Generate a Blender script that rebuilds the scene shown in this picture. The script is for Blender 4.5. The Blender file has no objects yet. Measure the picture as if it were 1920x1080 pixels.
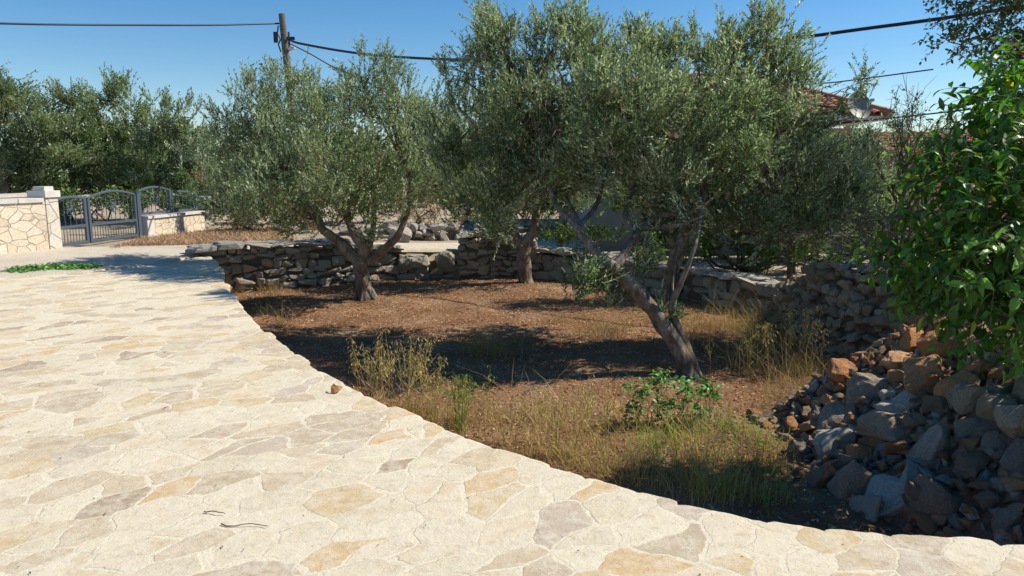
import bpy, bmesh, math
import numpy as np
from mathutils import Vector, noise as mnoise
R = math.radians
rng = np.random.default_rng(7)
sc = bpy.context.scene
col = sc.collection

# ------------------------------------------------------------------ camera
CAMZ = 1.75; PITCH = R(9.33); FPX = 1370.0
cam = bpy.data.cameras.new('camera'); camo = bpy.data.objects.new('camera', cam); col.objects.link(camo)
camo.location = (0, 0, CAMZ); camo.rotation_euler = (math.pi/2 - PITCH, 0, 0)
cam.sensor_width = 36; cam.lens = 36*FPX/1920; cam.clip_end = 2000; cam.clip_start = 0.05
sc.camera = camo
# ------------------------------------------------------------------ sky + sun
SUN_AZ = R(12)      # from +X towards +Y
SUN_EL = R(46)
w = bpy.data.worlds.new('World'); sc.world = w; w.use_nodes = True
wn = w.node_tree.nodes; wl = w.node_tree.links
sky = wn.new('ShaderNodeTexSky'); sky.sky_type = 'NISHITA'; sky.sun_disc = False
sky.sun_elevation = SUN_EL; sky.sun_rotation = math.pi/2 - SUN_AZ
sky.air_density = 1.0; sky.dust_density = 0.1; sky.ozone_density = 3.0; sky.altitude = 400
bg = wn['Background']; bg.inputs['Strength'].default_value = 0.074
hsv = wn.new('ShaderNodeHueSaturation'); hsv.inputs['Saturation'].default_value = 1.32; hsv.inputs['Hue'].default_value = .5
wl.new(sky.outputs[0], hsv.inputs['Color']); wl.new(hsv.outputs[0], bg.inputs['Color'])
sun = bpy.data.lights.new('sun', 'SUN'); suno = bpy.data.objects.new('sun', sun); col.objects.link(suno)
sun.energy = 3.8; sun.angle = R(0.5); sun.color = (1.0, 0.92, 0.78)
sd = Vector((math.cos(SUN_AZ)*math.cos(SUN_EL), math.sin(SUN_AZ)*math.cos(SUN_EL), math.sin(SUN_EL)))
suno.rotation_euler = sd.to_track_quat('Z', 'Y').to_euler(); suno.location = (10, 5, 12)
sc.view_settings.view_transform = 'Standard'; sc.view_settings.look = 'None'
sc.view_settings.gamma = 1; sc.view_settings.exposure = 0.78
sc.render.engine = 'CYCLES'
sc.cycles.max_bounces = 6; sc.cycles.transparent_max_bounces = 4

# ------------------------------------------------------------------ helpers
cp, sp = math.cos(PITCH), math.sin(PITCH)
def ray(px, py):
    a = (px-960)/FPX; b = -(py-540)/FPX
    return np.array([a, cp+b*sp, -sp+b*cp])
def G(px, py, z=0.0):
    d = ray(px, py); t = (z-CAMZ)/d[2]
    return np.array([d[0]*t, d[1]*t, z])
def A(px, py, Y):
    d = ray(px, py); t = Y/d[1]
    return np.array([d[0]*t, Y, CAMZ+d[2]*t])
def nrm(a): return a/np.maximum(np.linalg.norm(a, axis=-1, keepdims=True), 1e-9)

def tag(o, label=None, cat=None, group=None, kind=None):
    if label: o['label'] = label
    if cat: o['category'] = cat
    if group: o['group'] = group
    if kind: o['kind'] = kind
    return o
def empty(name, loc=(0, 0, 0)):
    o = bpy.data.objects.new(name, None); o.location = loc; o.empty_display_size = .2
    col.objects.link(o); return o
def mk(name, V, F, mat, parent=None, smooth=False):
    """V (n,3); F: one array (m,k) or list of arrays -> ONE mesh object."""
    V = np.asarray(V, dtype=np.float32)
    if isinstance(F, np.ndarray): F = [F]
    F = [np.asarray(f, dtype=np.int32) for f in F if len(f)]
    loops = np.concatenate([f.ravel() for f in F]); tot = np.concatenate([np.full(len(f), f.shape[1], np.int32) for f in F])
    st = np.concatenate([[0], np.cumsum(tot)[:-1]]).astype(np.int32)
    me = bpy.data.meshes.new(name)
    me.vertices.add(len(V)); me.loops.add(len(loops)); me.polygons.add(len(tot))
    if parent is not None: V = V - np.array(parent.location, dtype=np.float32)
    me.vertices.foreach_set('co', V.ravel()); me.loops.foreach_set('vertex_index', loops)
    me.polygons.foreach_set('loop_start', st); me.polygons.foreach_set('loop_total', tot)
    me.polygons.foreach_set('use_smooth', np.full(len(tot), smooth))
    me.update(calc_edges=True); me.materials.append(mat)
    o = bpy.data.objects.new(name, me); col.objects.link(o)
    if parent is not None: o.parent = parent
    return o
class MB:
    def __init__(s): s.V = []; s.F = {}; s.n = 0
    def add(s, V, F):
        V = np.asarray(V, float).reshape(-1, 3)
        for f in (F if isinstance(F, list) else [F]):
            f = np.asarray(f); s.F.setdefault(f.shape[1], []).append(f+s.n)
        s.V.append(V); s.n += len(V); return s
    def box(s, c, size, rz=0, M=None):
        x, y, z = np.array(size)/2
        V = np.array([[-x,-y,-z],[x,-y,-z],[x,y,-z],[-x,y,-z],[-x,-y,z],[x,-y,z],[x,y,z],[-x,y,z]])
        if M is None:
            M = np.array([[math.cos(rz), -math.sin(rz), 0],[math.sin(rz), math.cos(rz), 0],[0,0,1]])
        V = V@M.T+np.array(c)
        return s.add(V, np.array([[0,3,2,1],[4,5,6,7],[0,1,5,4],[1,2,6,5],[2,3,7,6],[3,0,4,7]]))
    def tube(s, P, r, seg=8, wob=0.0, cap=True):
        P = np.asarray(P, float); n = len(P); r = np.broadcast_to(np.asarray(r, float), (n,))
        T = nrm(np.gradient(P, axis=0)); ref = np.array([0.3, 1, 0.1]) if abs(T[0][1]) < .9 else np.array([1., 0, 0])
        ref = ref/np.linalg.norm(ref)
        V = []
        ang = np.linspace(0, 2*np.pi, seg, endpoint=False)
        for i in range(n):
            u = np.cross(T[i], ref); u /= np.linalg.norm(u)+1e-9; v = np.cross(T[i], u)
            rr = r[i]*np.ones(seg)
            if wob:
                for k in range(seg):
                    q = Vector((math.cos(ang[k])*1.3+P[0][0]*3, math.sin(ang[k])*1.3+P[0][1], i*.35))
                    rr[k] *= 1+wob*mnoise.noise(q)*1.6
            V.append(P[i]+(np.cos(ang)*rr)[:, None]*u+(np.sin(ang)*rr)[:, None]*v)
        V = np.concatenate(V)
        i = np.arange(n-1)[:, None]*seg; k = np.arange(seg)[None]; k2 = (k+1) % seg
        F = np.stack([i+k, i+k2, i+seg+k2, i+seg+k], -1).reshape(-1, 4)
        s.add(V, F)
        if cap:
            s.add(V[:seg], np.arange(seg)[::-1][None]); s.add(V[-seg:], np.arange(seg)[None])
        return s
    def build(s, name, mat, parent=None, smooth=False):
        return mk(name, np.concatenate(s.V), [np.concatenate(f) for f in s.F.values()], mat, parent, smooth)
def spline(P, n):
    """Catmull-Rom resample rows of P (any width)"""
    P = np.asarray(P, float); Q = np.vstack([2*P[0]-P[1], P, 2*P[-1]-P[-2]])
    out = []; m = len(P)-1
    for j in range(n):
        t = j/(n-1)*m; i = min(int(t), m-1); f = t-i; a, b, c, d = Q[i:i+4]
        out.append(.5*((2*b)+(-a+c)*f+(2*a-5*b+4*c-d)*f*f+(-a+3*b-3*c+d)*f**3))
    return np.array(out)

# ------------------------------------------------------------------ materials
def newmat(name):
    m = bpy.data.materials.new(name); m.use_nodes = True
    nt = m.node_tree; return m, nt.nodes, nt.links, nt.nodes['Principled BSDF']
def ramp(N, pts, interp='LINEAR'):
    r = N.new('ShaderNodeValToRGB'); e = r.color_ramp; e.interpolation = interp
    while len(e.elements) < len(pts): e.elements.new(.5)
    for k, (p, c) in enumerate(pts):
        e.elements[k].position = p; e.elements[k].color = (*c, 1) if len(c) == 3 else c
    return r
def tex_noise(N, L, co, scale, detail=5, rough=.55):
    t = N.new('ShaderNodeTexNoise'); t.inputs['Scale'].default_value = scale
    t.inputs['Detail'].default_value = detail; t.inputs['Roughness'].default_value = rough
    L.new(co, t.inputs['Vector']); return t
def mixc(N, L, f, a, b, mode='MIX'):
    m = N.new('ShaderNodeMix'); m.data_type = 'RGBA'; m.blend_type = mode
    for s_, v in ((m.inputs['Factor'], f), (m.inputs['A'], a), (m.inputs['B'], b)):
        if isinstance(v, (int, float)): s_.default_value = v
        elif isinstance(v, tuple): s_.default_value = (*v, 1)
        else: L.new(v, s_)
    # colour sockets of the Mix node
    return m
def MIX(N, L, f, a, b, mode='MIX'):
    m = N.new('ShaderNodeMixRGB'); m.blend_type = mode
    for s_, v in ((m.inputs[0], f), (m.inputs[1], a), (m.inputs[2], b)):
        if isinstance(v, (int, float)): s_.default_value = v
        elif isinstance(v, tuple): s_.default_value = (*v, 1)
        else: L.new(v, s_)
    return m.outputs[0]
def MATH(N, L, op, a, b=0.0, clamp=False):
    m = N.new('ShaderNodeMath'); m.operation = op; m.use_clamp = clamp
    for s_, v in ((m.inputs[0], a), (m.inputs[1], b)):
        if isinstance(v, (int, float)): s_.default_value = v
        else: L.new(v, s_)
    return m.outputs[0]
def bump(N, L, b, h, strength=.5, dist=.02, prev=None):
    n = N.new('ShaderNodeBump'); n.inputs['Strength'].default_value = strength; n.inputs['Distance'].default_value = dist
    L.new(h, n.inputs['Height'])
    if prev: L.new(prev.outputs[0], n.inputs['Normal'])
    L.new(n.outputs[0], b.inputs['Normal']); return n
def coords(N): return N.new('ShaderNodeTexCoord').outputs['Object']
def island(N): return N.new('ShaderNodeNewGeometry').outputs['Random Per Island']

def rock_mat(name, cols, spot=(.55,.53,.48), rough=.9, blotch=.45, orange=0.0):
    m, N, L, b = newmat(name); co = coords(N)
    n = len(cols)
    r = ramp(N, [(i/max(n-1, 1), c) for i, c in enumerate(cols)]); L.new(island(N), r.inputs[0])
    t1 = tex_noise(N, L, co, 11, 7, .7); t2 = tex_noise(N, L, co, 55, 8, .75)
    rr = ramp(N, [(.48, (0,0,0)), (.66, (1,1,1))]); L.new(t1.outputs[0], rr.inputs[0])
    c = MIX(N, L, MATH(N, L, 'MULTIPLY', rr.outputs[0], blotch), r.outputs[0], spot)
    if orange:
        t3 = tex_noise(N, L, co, 2.3, 4, .6); ro = ramp(N, [(.5, (0,0,0)), (.6, (1,1,1))]); L.new(t3.outputs[0], ro.inputs[0])
        c = MIX(N, L, MATH(N, L, 'MULTIPLY', ro.outputs[0], orange), c, (.36,.155,.07))
    r2 = ramp(N, [(.3, (.55,.55,.55)), (.62, (1.12,1.12,1.12))]); L.new(t2.outputs[0], r2.inputs[0])
    c = MIX(N, L, 1.0, c, r2.outputs[0], 'MULTIPLY'); L.new(c, b.inputs['Base Color'])
    b.inputs['Roughness'].default_value = rough; b.inputs['Specular IOR Level'].default_value = .25
    p = bump(N, L, b, t1.outputs[0], .7, .05); bump(N, L, b, t2.outputs[0], .8, .02, p)
    return m
M_wall = rock_mat('dry_stone', [(.32,.285,.23),(.42,.38,.31),(.25,.22,.18),(.48,.43,.34),(.36,.33,.27),(.44,.39,.30)])
M_wallr = rock_mat('dry_stone_brown', [(.30,.24,.175),(.39,.315,.225),(.24,.195,.14),(.45,.37,.27),(.33,.275,.21)], spot=(.36,.33,.27), blotch=.35)
M_wallw = rock_mat('pale_dry_stone', [(.36,.33,.28),(.45,.42,.36),(.28,.26,.23),(.5,.46,.4)])
M_rgrey = rock_mat('grey_rock', [(.36,.30,.225),(.44,.375,.29),(.27,.22,.165),(.40,.32,.24)], orange=.35)
M_rblue = rock_mat('pale_grey_rock', [(.50,.445,.36),(.57,.51,.42)], orange=.2, blotch=.3)
M_rorng = rock_mat('rust_rock', [(.60,.27,.11),(.50,.22,.09),(.62,.35,.18)], spot=(.33,.28,.22), blotch=.5)
M_rtan = rock_mat('tan_rock', [(.42,.28,.18),(.34,.22,.14),(.48,.34,.23)], spot=(.3,.29,.27), orange=.5)
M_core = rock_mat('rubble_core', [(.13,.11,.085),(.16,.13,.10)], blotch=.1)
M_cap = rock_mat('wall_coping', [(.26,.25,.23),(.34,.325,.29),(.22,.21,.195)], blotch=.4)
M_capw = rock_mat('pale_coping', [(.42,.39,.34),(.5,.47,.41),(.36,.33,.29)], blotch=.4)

def leaf_mat(name, top, under, trans=.3, rough=.45, var=.5, dry=None, dryp=.04, spec=.4):
    m, N, L, b = newmat(name)
    g = N.new('ShaderNodeNewGeometry'); rnd = g.outputs['Random Per Island']
    tc = coords(N); nz = tex_noise(N, L, tc, 1.6, 3, .5)
    side = MIX(N, L, g.outputs['Backfacing'], top, under)
    v = ramp(N, [(0, (1-var,)*3), (1, (1+var,)*3)]); L.new(rnd, v.inputs[0])
    v2 = ramp(N, [(.32, (.62,.68,.6)), (.66, (1.32,1.25,1.1))]); L.new(nz.outputs[0], v2.inputs[0])
    c = MIX(N, L, 1.0, side, v.outputs[0], 'MULTIPLY'); c = MIX(N, L, 1.0, c, v2.outputs[0], 'MULTIPLY')
    if dry:
        q = ramp(N, [(0, (1,1,1)), (dryp, (0,0,0))], 'CONSTANT')
        mlt = MATH(N, L, 'FRACT', MATH(N, L, 'MULTIPLY', rnd, 37.7)); L.new(mlt, q.inputs[0])
        c = MIX(N, L, q.outputs[0], c, dry)
    L.new(c, b.inputs['Base Color']); b.inputs['Roughness'].default_value = rough
    b.inputs['Specular IOR Level'].default_value = spec
    t = N.new('ShaderNodeBsdfTranslucent'); ct = MIX(N, L, 1.0, c, (1.15,1.4,.65), 'MULTIPLY'); L.new(ct, t.inputs[0])
    ms = N.new('ShaderNodeMixShader'); ms.inputs[0].default_value = trans
    L.new(b.outputs[0], ms.inputs[1]); L.new(t.outputs[0], ms.inputs[2])
    L.new(ms.outputs[0], N['Material Output'].inputs[0]); return m
M_olive = leaf_mat('olive_leaves', (.125,.18,.085), (.44,.50,.42), .25, .42, .55, (.28,.16,.07), .025, spec=.28)
M_olive_far = leaf_mat('olive_leaves_far', (.11,.165,.07), (.33,.38,.28), .25, .42, .35, (.25,.15,.07), .02)
M_citrus = leaf_mat('citrus_leaves', (.075,.19,.022), (.13,.25,.055), .45, .38, .5, (.45,.42,.05), .02, spec=.32)
M_carob = leaf_mat('round_leaves', (.05,.085,.03), (.12,.16,.07), .25, .35, .35)
M_shrub = leaf_mat('shrub_leaves', (.07,.13,.03), (.12,.19,.07), .3, .5, .4, (.35,.3,.06), .05)
M_dryshrub = leaf_mat('dry_shrub_leaves', (.25,.13,.06), (.3,.18,.09), .3, .7, .4, (.12,.15,.05), .25)
M_weed = leaf_mat('weed_leaves', (.10,.27,.045), (.14,.30,.08), .35, .45, .35)
M_straw = leaf_mat('dry_grass', (.34,.235,.10), (.36,.25,.12), .3, .7, .35)
M_green = leaf_mat('green_grass', (.22,.33,.06), (.25,.36,.08), .4, .55, .35, (.4,.3,.12), .3)
M_litter = leaf_mat('leaf_litter', (.34,.165,.085), (.40,.24,.15), .1, .8, .5, (.5,.4,.28), .18)

def bark_mat(name, a, b_, c_):
    m, N, L, b = newmat(name); co = coords(N)
    mp = N.new('ShaderNodeMapping'); mp.inputs['Scale'].default_value = (1, 1, .3); L.new(co, mp.inputs[0])
    t = tex_noise(N, L, mp.outputs[0], 22, 8, .7); t2 = tex_noise(N, L, co, 5, 4, .6)
    r = ramp(N, [(.3, a), (.5, b_), (.7, c_)]); L.new(t.outputs[0], r.inputs[0])
    r2 = ramp(N, [(.4, (.6,.52,.45)), (.6, (1.1,1.1,1.1))]); L.new(t2.outputs[0], r2.inputs[0])
    L.new(MIX(N, L, 1.0, r.outputs[0], r2.outputs[0], 'MULTIPLY'), b.inputs['Base Color'])
    b.inputs['Roughness'].default_value = .9; b.inputs['Specular IOR Level'].default_value = .2
    p = bump(N, L, b, t.outputs[0], .9, .03); return m
M_bark = bark_mat('olive_bark', (.105,.085,.065), (.24,.205,.165), (.37,.33,.28))
M_twig = bark_mat('twig_bark', (.13,.09,.06), (.22,.17,.12), (.3,.25,.2))

def plain(name, c, rough=.6, metal=0, nscale=12, nv=.25, bumps=.2):
    m, N, L, b = newmat(name); co = coords(N); t = tex_noise(N, L, co, nscale, 6, .6)
    r = ramp(N, [(.3, tuple(x*(1-nv) for x in c)), (.7, tuple(min(1, x*(1+nv)) for x in c))]); L.new(t.outputs[0], r.inputs[0])
    L.new(r.outputs[0], b.inputs['Base Color']); b.inputs['Roughness'].default_value = rough; b.inputs['Metallic'].default_value = metal
    if bumps: bump(N, L, b, t.outputs[0], bumps, .01)
    return m
M_paint = plain('grey_blue_gate_paint', (.075,.10,.125), .45, 0, 30, .12, 0)
M_cable = plain('black_cable', (.012,.013,.03), .5, 0, 30, .1, 0)
M_pole = plain('weathered_pole_wood', (.12,.11,.105), .85, 0, 14, .45, .4)
M_metal = plain('galvanised_metal', (.35,.36,.37), .5, .6, 20, .15, 0)
M_lampw = plain('lamp_housing', (.5,.5,.5), .5, 0, 20, .1, 0)
M_roof = rock_mat('roof_tiles', [(.42,.17,.09),(.5,.24,.14),(.36,.15,.09),(.48,.28,.18)], spot=(.5,.36,.26), blotch=.35)
M_salmon = plain('salmon_render', (.50,.27,.16), .9, 0, 3, .12)
M_salmon_pale = plain('pale_render', (.5,.5,.5), .9, 0, 3, .1)
M_greyrender = plain('grey_render', (.26,.27,.29), .9, 0, 2.2, .2)
M_dark = plain('dark_interior', (.02,.02,.022), .8, 0, 3, .2, 0)
M_wood = plain('old_wood', (.12,.08,.055), .8, 0, 9, .4, .3)
M_dish = plain('dish_grey', (.17,.17,.175), .55, 0, 9, .08, 0)
M_plank = plain('pale_board', (.5,.46,.4), .8, 0, 9, .2)

def masonry_mat(name, scale, cols, mortar):
    m, N, L, b = newmat(name); co = coords(N)
    t0 = tex_noise(N, L, co, 2.5, 2, .5); wp = MIX(N, L, .12, co, t0.outputs['Color'], 'ADD')
    mp = N.new('ShaderNodeMapping'); mp.inputs['Scale'].default_value = (1, .8, 1.25); L.new(wp, mp.inputs[0])
    v = N.new('ShaderNodeTexVoronoi'); v.inputs['Scale'].default_value = scale; L.new(mp.outputs[0], v.inputs['Vector'])
    e = N.new('ShaderNodeTexVoronoi'); e.feature = 'DISTANCE_TO_EDGE'; e.inputs['Scale'].default_value = scale; L.new(mp.outputs[0], e.inputs['Vector'])
    sepc = N.new('ShaderNodeSeparateColor'); L.new(v.outputs['Color'], sepc.inputs[0])
    r = ramp(N, [(i/(len(cols)-1), c) for i, c in enumerate(cols)]); L.new(sepc.outputs[0], r.inputs[0])
    k = ramp(N, [(.01, (0,0,0)), (.035, (1,1,1))]); L.new(e.outputs['Distance'], k.inputs[0])
    t = tex_noise(N, L, co, 20, 6, .6); tr = ramp(N, [(.3, (.8,.8,.8)), (.7, (1.1,1.1,1.1))]); L.new(t.outputs[0], tr.inputs[0])
    c = MIX(N, L, k.outputs[0], mortar, r.outputs[0]); c = MIX(N, L, 1.0, c, tr.outputs[0], 'MULTIPLY')
    L.new(c, b.inputs['Base Color']); b.inputs['Roughness'].default_value = .9
    p = bump(N, L, b, k.outputs[0], .8, .03); bump(N, L, b, t.outputs[0], .4, .02, p); return m
M_masonry = masonry_mat('cream_masonry', 4.2, [(.62,.51,.37),(.68,.59,.46),(.57,.48,.37),(.7,.63,.52)], (.46,.39,.31))
M_block = masonry_mat('pillar_blocks', 2.2, [(.54,.49,.43),(.6,.55,.48)], (.45,.41,.36))
M_concrete = plain('pale_concrete', (.55,.53,.49), .9, 0, 6, .12, .2)

# crazy paving
def paving_mat():
    m, N, L, b = newmat('crazy_paving'); co = coords(N)
    n0 = tex_noise(N, L, co, .9, 2, .5); n1 = tex_noise(N, L, co, 5.5, 3, .6)
    s0 = N.new('ShaderNodeVectorMath'); s0.operation = 'MULTIPLY_ADD'; L.new(n0.outputs['Color'], s0.inputs[0]); s0.inputs[1].default_value = (.6,.6,0); L.new(co, s0.inputs[2])
    s1 = N.new('ShaderNodeVectorMath'); s1.operation = 'MULTIPLY_ADD'; L.new(n1.outputs['Color'], s1.inputs[0]); s1.inputs[1].default_value = (.09,.09,0); L.new(s0.outputs[0], s1.inputs[2])
    m0 = N.new('ShaderNodeMapping'); m0.inputs['Rotation'].default_value = (0,0,-.75); L.new(s1.outputs[0], m0.inputs[0])
    mp = N.new('ShaderNodeMapping'); mp.inputs['Scale'].default_value = (.74, 1.2, 1); L.new(m0.outputs[0], mp.inputs[0])
    v = N.new('ShaderNodeTexVoronoi'); v.voronoi_dimensions = '2D'; v.inputs['Scale'].default_value = 4.3; v.inputs['Randomness'].default_value = .95; L.new(mp.outputs[0], v.inputs['Vector'])
    e = N.new('ShaderNodeTexVoronoi'); e.voronoi_dimensions = '2D'; e.feature = 'DISTANCE_TO_EDGE'; e.inputs['Scale'].default_value = 4.3; e.inputs['Randomness'].default_value = .95; L.new(mp.outputs[0], e.inputs['Vector'])
    sc_ = N.new('ShaderNodeSeparateColor'); L.new(v.outputs['Color'], sc_.inputs[0])
    cr = ramp(N, [(0,(.52,.43,.30)),(.12,(.62,.54,.41)),(.24,(.46,.38,.27)),(.34,(.64,.57,.43)),(.46,(.54,.43,.26)),(.55,(.60,.53,.39)),(.67,(.48,.405,.315)),(.72,(.58,.51,.38)),(.84,(.55,.40,.22)),(.89,(.62,.53,.39)),(.965,(.38,.30,.215))], 'CONSTANT')
    L.new(sc_.outputs[0], cr.inputs[0])
    jn = tex_noise(N, L, co, 13, 8, .8)
    # veins and stains inside stones (the pattern shifts from stone to stone)
    sh_ = N.new('ShaderNodeVectorMath'); sh_.operation = 'MULTIPLY_ADD'; L.new(v.outputs['Color'], sh_.inputs[0]); sh_.inputs[1].default_value = (7,7,7); L.new(co, sh_.inputs[2])
    t1 = tex_noise(N, L, sh_.outputs[0], 8, 9, .78); t2 = tex_noise(N, L, co, 3.2, 5, .6); t3 = tex_noise(N, L, co, 60, 6, .7)
    st = ramp(N, [(.46,(0,0,0)),(.56,(1,1,1))]); L.new(t1.outputs[0], st.inputs[0])
    c = MIX(N, L, MATH(N, L, 'MULTIPLY', st.outputs[0], .5), cr.outputs[0], (.66,.60,.49))
    st2 = ramp(N, [(.55,(0,0,0)),(.7,(1,1,1))]); L.new(t2.outputs[0], st2.inputs[0])
    c = MIX(N, L, MATH(N, L, 'MULTIPLY', st2.outputs[0], .45), c, (.52,.38,.22))
    # mortar: width varies with noise and with stone
    mw = tex_noise(N, L, co, 1.3, 4, .65)
    wd = MATH(N, L, 'MULTIPLY_ADD', mw.outputs[0], .34); wd.node.inputs[2].default_value = -.135
    wd2 = MATH(N, L, 'MULTIPLY_ADD', t1.outputs[0], .06); wd2.node.inputs[2].default_value = -.03
    d = MATH(N, L, 'SUBTRACT', e.outputs['Distance'], MATH(N, L, 'ADD', wd, wd2))
    k = ramp(N, [(.0,(0,0,0)),(.022,(1,1,1))]); L.new(d, k.inputs[0])
    mort = ramp(N, [(.35,(.60,.53,.40)),(.6,(.70,.63,.49))]); L.new(t3.outputs[0], mort.inputs[0])
    c = MIX(N, L, k.outputs[0], mort.outputs[0], c)
    # grime line where mortar meets some stones + pits
    gl = ramp(N, [(.0,(0,0,0)),(.006,(1,1,1)),(.02,(0,0,0))]); L.new(d, gl.inputs[0])
    gm = ramp(N, [(.44,(0,0,0)),(.56,(1,1,1))]); L.new(t2.outputs[0], gm.inputs[0])
    c = MIX(N, L, MATH(N, L, 'MULTIPLY', MATH(N, L, 'MULTIPLY', gl.outputs[0], gm.outputs[0]), .8), c, (.26,.22,.17))
    pit = ramp(N, [(.30,(.66,.63,.58)),(.42,(1,1,1))]); L.new(t3.outputs[0], pit.inputs[0])
    c = MIX(N, L, 1.0, c, pit.outputs[0], 'MULTIPLY')
    jr = ramp(N, [(.32,(.74,.70,.62)),(.46,(1,1,1)),(.7,(1.07,1.07,1.07))]); L.new(jn.outputs[0], jr.inputs[0]); c = MIX(N, L, 1.0, c, jr.outputs[0], 'MULTIPLY')
    L.new(c, b.inputs['Base Color']); b.inputs['Roughness'].default_value = .85; b.inputs['Specular IOR Level'].default_value = .25
    p = bump(N, L, b, k.outputs[0], .3, .008); p = bump(N, L, b, t1.outputs[0], .6, .025, p); bump(N, L, b, t3.outputs[0], .5, .006, p)
    return m
M_paving = paving_mat()
def soil_mat(name, a, b_, c_, sc1=1.2):
    m, N, L, b = newmat(name); co = coords(N)
    t1 = tex_noise(N, L, co, sc1, 6, .65); t2 = tex_noise(N, L, co, 45, 8, .75)
    r = ramp(N, [(.35,a),(.52,b_),(.68,c_)]); L.new(t1.outputs[0], r.inputs[0])
    r2 = ramp(N, [(.3,(.5,.5,.5)),(.7,(1.3,1.3,1.3))]); L.new(t2.outputs[0], r2.inputs[0])
    L.new(MIX(N, L, 1.0, r.outputs[0], r2.outputs[0], 'MULTIPLY'), b.inputs['Base Color'])
    b.inputs['Roughness'].default_value = .95; b.inputs['Specular IOR Level'].default_value = .15
    bump(N, L, b, t2.outputs[0], .9, .03); return m
M_soil = soil_mat('garden_soil', (.21,.105,.055), (.29,.16,.09), (.38,.27,.17))
M_ground = soil_mat('dry_ground', (.38,.30,.21), (.45,.38,.29), (.32,.22,.13), .6)
M_road = soil_mat('pale_road', (.60,.53,.42), (.66,.59,.48), (.56,.47,.35), .9)
M_bank = soil_mat('red_earth', (.24,.13,.08), (.30,.17,.10), (.2,.14,.10), 3)

# ------------------------------------------------------------------ layout (plan)
GZ = -0.8
edge_px = [(392,478),(404,488),(414,503),(424,528),(438,552),(470,590),(520,635),(600,690),(680,731),(750,766),(850,808),(950,846),(1090,888),(1200,921),(1330,951),(1450,975),(1600,996),(1750,1007),(1920,1014),(2150,1026)]
edge = np.array([G(x, y, 0)[:2] for x, y in edge_px])
edge = np.vstack([edge, [[4.6,2.6],[7,2.2],[12,2.0]]])
W1 = np.array([[-6.25,14.55],[-5.0,15.1],[-3.9,15.9],[-2.9,16.6]])
W1b = np.array([[-2.9,16.6],[-2.0,16.9],[-1.25,17.1]])
W2 = np.array([[-1.2,16.95],[-.4,17.0],[.5,17.0]])
W3 = np.array([[.5,17.1],[1.3,16.5],[2.2,15.6],[3.35,14.1],[4.4,12.4]])
W4 = np.array([[4.4,12.4],[4.25,11.2],[4.1,10.2],[4.45,9.35],[5.0,8.5],[5.5,7.6]])
W5 = np.array([[3.3,5.35],[3.4,4.8],[3.6,4.1],[3.95,3.2]])
def inpoly(P, poly):
    x, y = P[:, 0], P[:, 1]; r = np.zeros(len(P), bool); n = len(poly); j = n-1
    for i in range(n):
        xi, yi = poly[i]; xj, yj = poly[j]
        c = ((yi > y) != (yj > y)) & (x < (xj-xi)*(y-yi)/(yj-yi+1e-12)+xi); r ^= c; j = i
    return r
garden_poly = np.vstack([edge[:20]+[-.12,-.12], [[4.2,3.1]], W5[::-1]+[.25,0], [[4.3,5.6],[5.2,7.4]], W4[::-1]+[.2,.1], W3[::-1]+[.1,.15], W2[::-1]+[0,.2], W1b[::-1]+[0,.15], W1[::-1]+[-.1,.2]])
terrace_poly = np.vstack([W4[1:]+[.25,0], [[4.6,6.4],[4.2,5.6]], W5+[.25,0], [[4.3,3.0],[14,2.4],[16,12],[4.8,12]]])
def outz(P):
    x, y = P[:, 0], P[:, 1]
    z = -0.02-.22*np.clip((x+4.5)/2.5, 0, 1)*np.clip((y-14)/2, 0, 1)
    return z
def fbm(x, y, s, seed=0):
    return np.array([mnoise.fractal(Vector((a*s+seed, b*s, seed)), 1.0, 2.0, 4) for a, b in zip(x, y)])

def grid_sheet(x0, x1, y0, y1, step):
    xs = np.arange(x0, x1+1e-6, step); ys = np.arange(y0, y1+1e-6, step)
    X, Y = np.meshgrid(xs, ys); nx, ny = len(xs), len(ys)
    i = np.arange(ny-1)[:, None]*nx+np.arange(nx-1)[None]; F = np.stack([i, i+1, i+nx+1, i+nx], -1).reshape(-1, 4)
    return X.ravel(), Y.ravel(), F
# ---- ground: one sheet to the horizon
xs = np.concatenate([[-900,-300,-100,-50], np.arange(-28,28.1,.25), [50,100,300,900]])
ys = np.concatenate([[-600,-100,-30], np.arange(-6,34.1,.25), [45,70,120,300,1500]])
X, Y = np.meshgrid(xs, ys); P = np.stack([X.ravel(), Y.ravel()], 1)
Z = outz(P)
tp = inpoly(P, terrace_poly); Z[tp] = .24
bk = (P[:, 0] > 3.6) & (P[:, 1] > 12.2) & ~tp; Z[bk] = -.35
gp = inpoly(P, garden_poly); Z[gp] = -1.1
mask = (np.abs(P[:, 0]) < 28) & (P[:, 1] < 34) & (P[:, 1] > -6) & ~gp
pavz = (P[:, 1] < 15) & (P[:, 0] < 1)                       # under the paving it stays lower
Z[mask] += .04*fbm(P[mask][:, 0], P[mask][:, 1], .5, 3)-.02
lowp = (~tp) & (P[:, 1] < 14.5) & (P[:, 0] < 4.2); Z[lowp & ~gp] = np.minimum(Z[lowp & ~gp], -.15)
nx = len(xs); ny = len(ys); i = np.arange(ny-1)[:, None]*nx+np.arange(nx-1)[None]
F = np.stack([i, i+1, i+nx+1, i+nx], -1).reshape(-1, 4)
tag(mk('ground', np.column_stack([P, Z]), F, M_ground, smooth=True), kind='structure')
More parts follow.
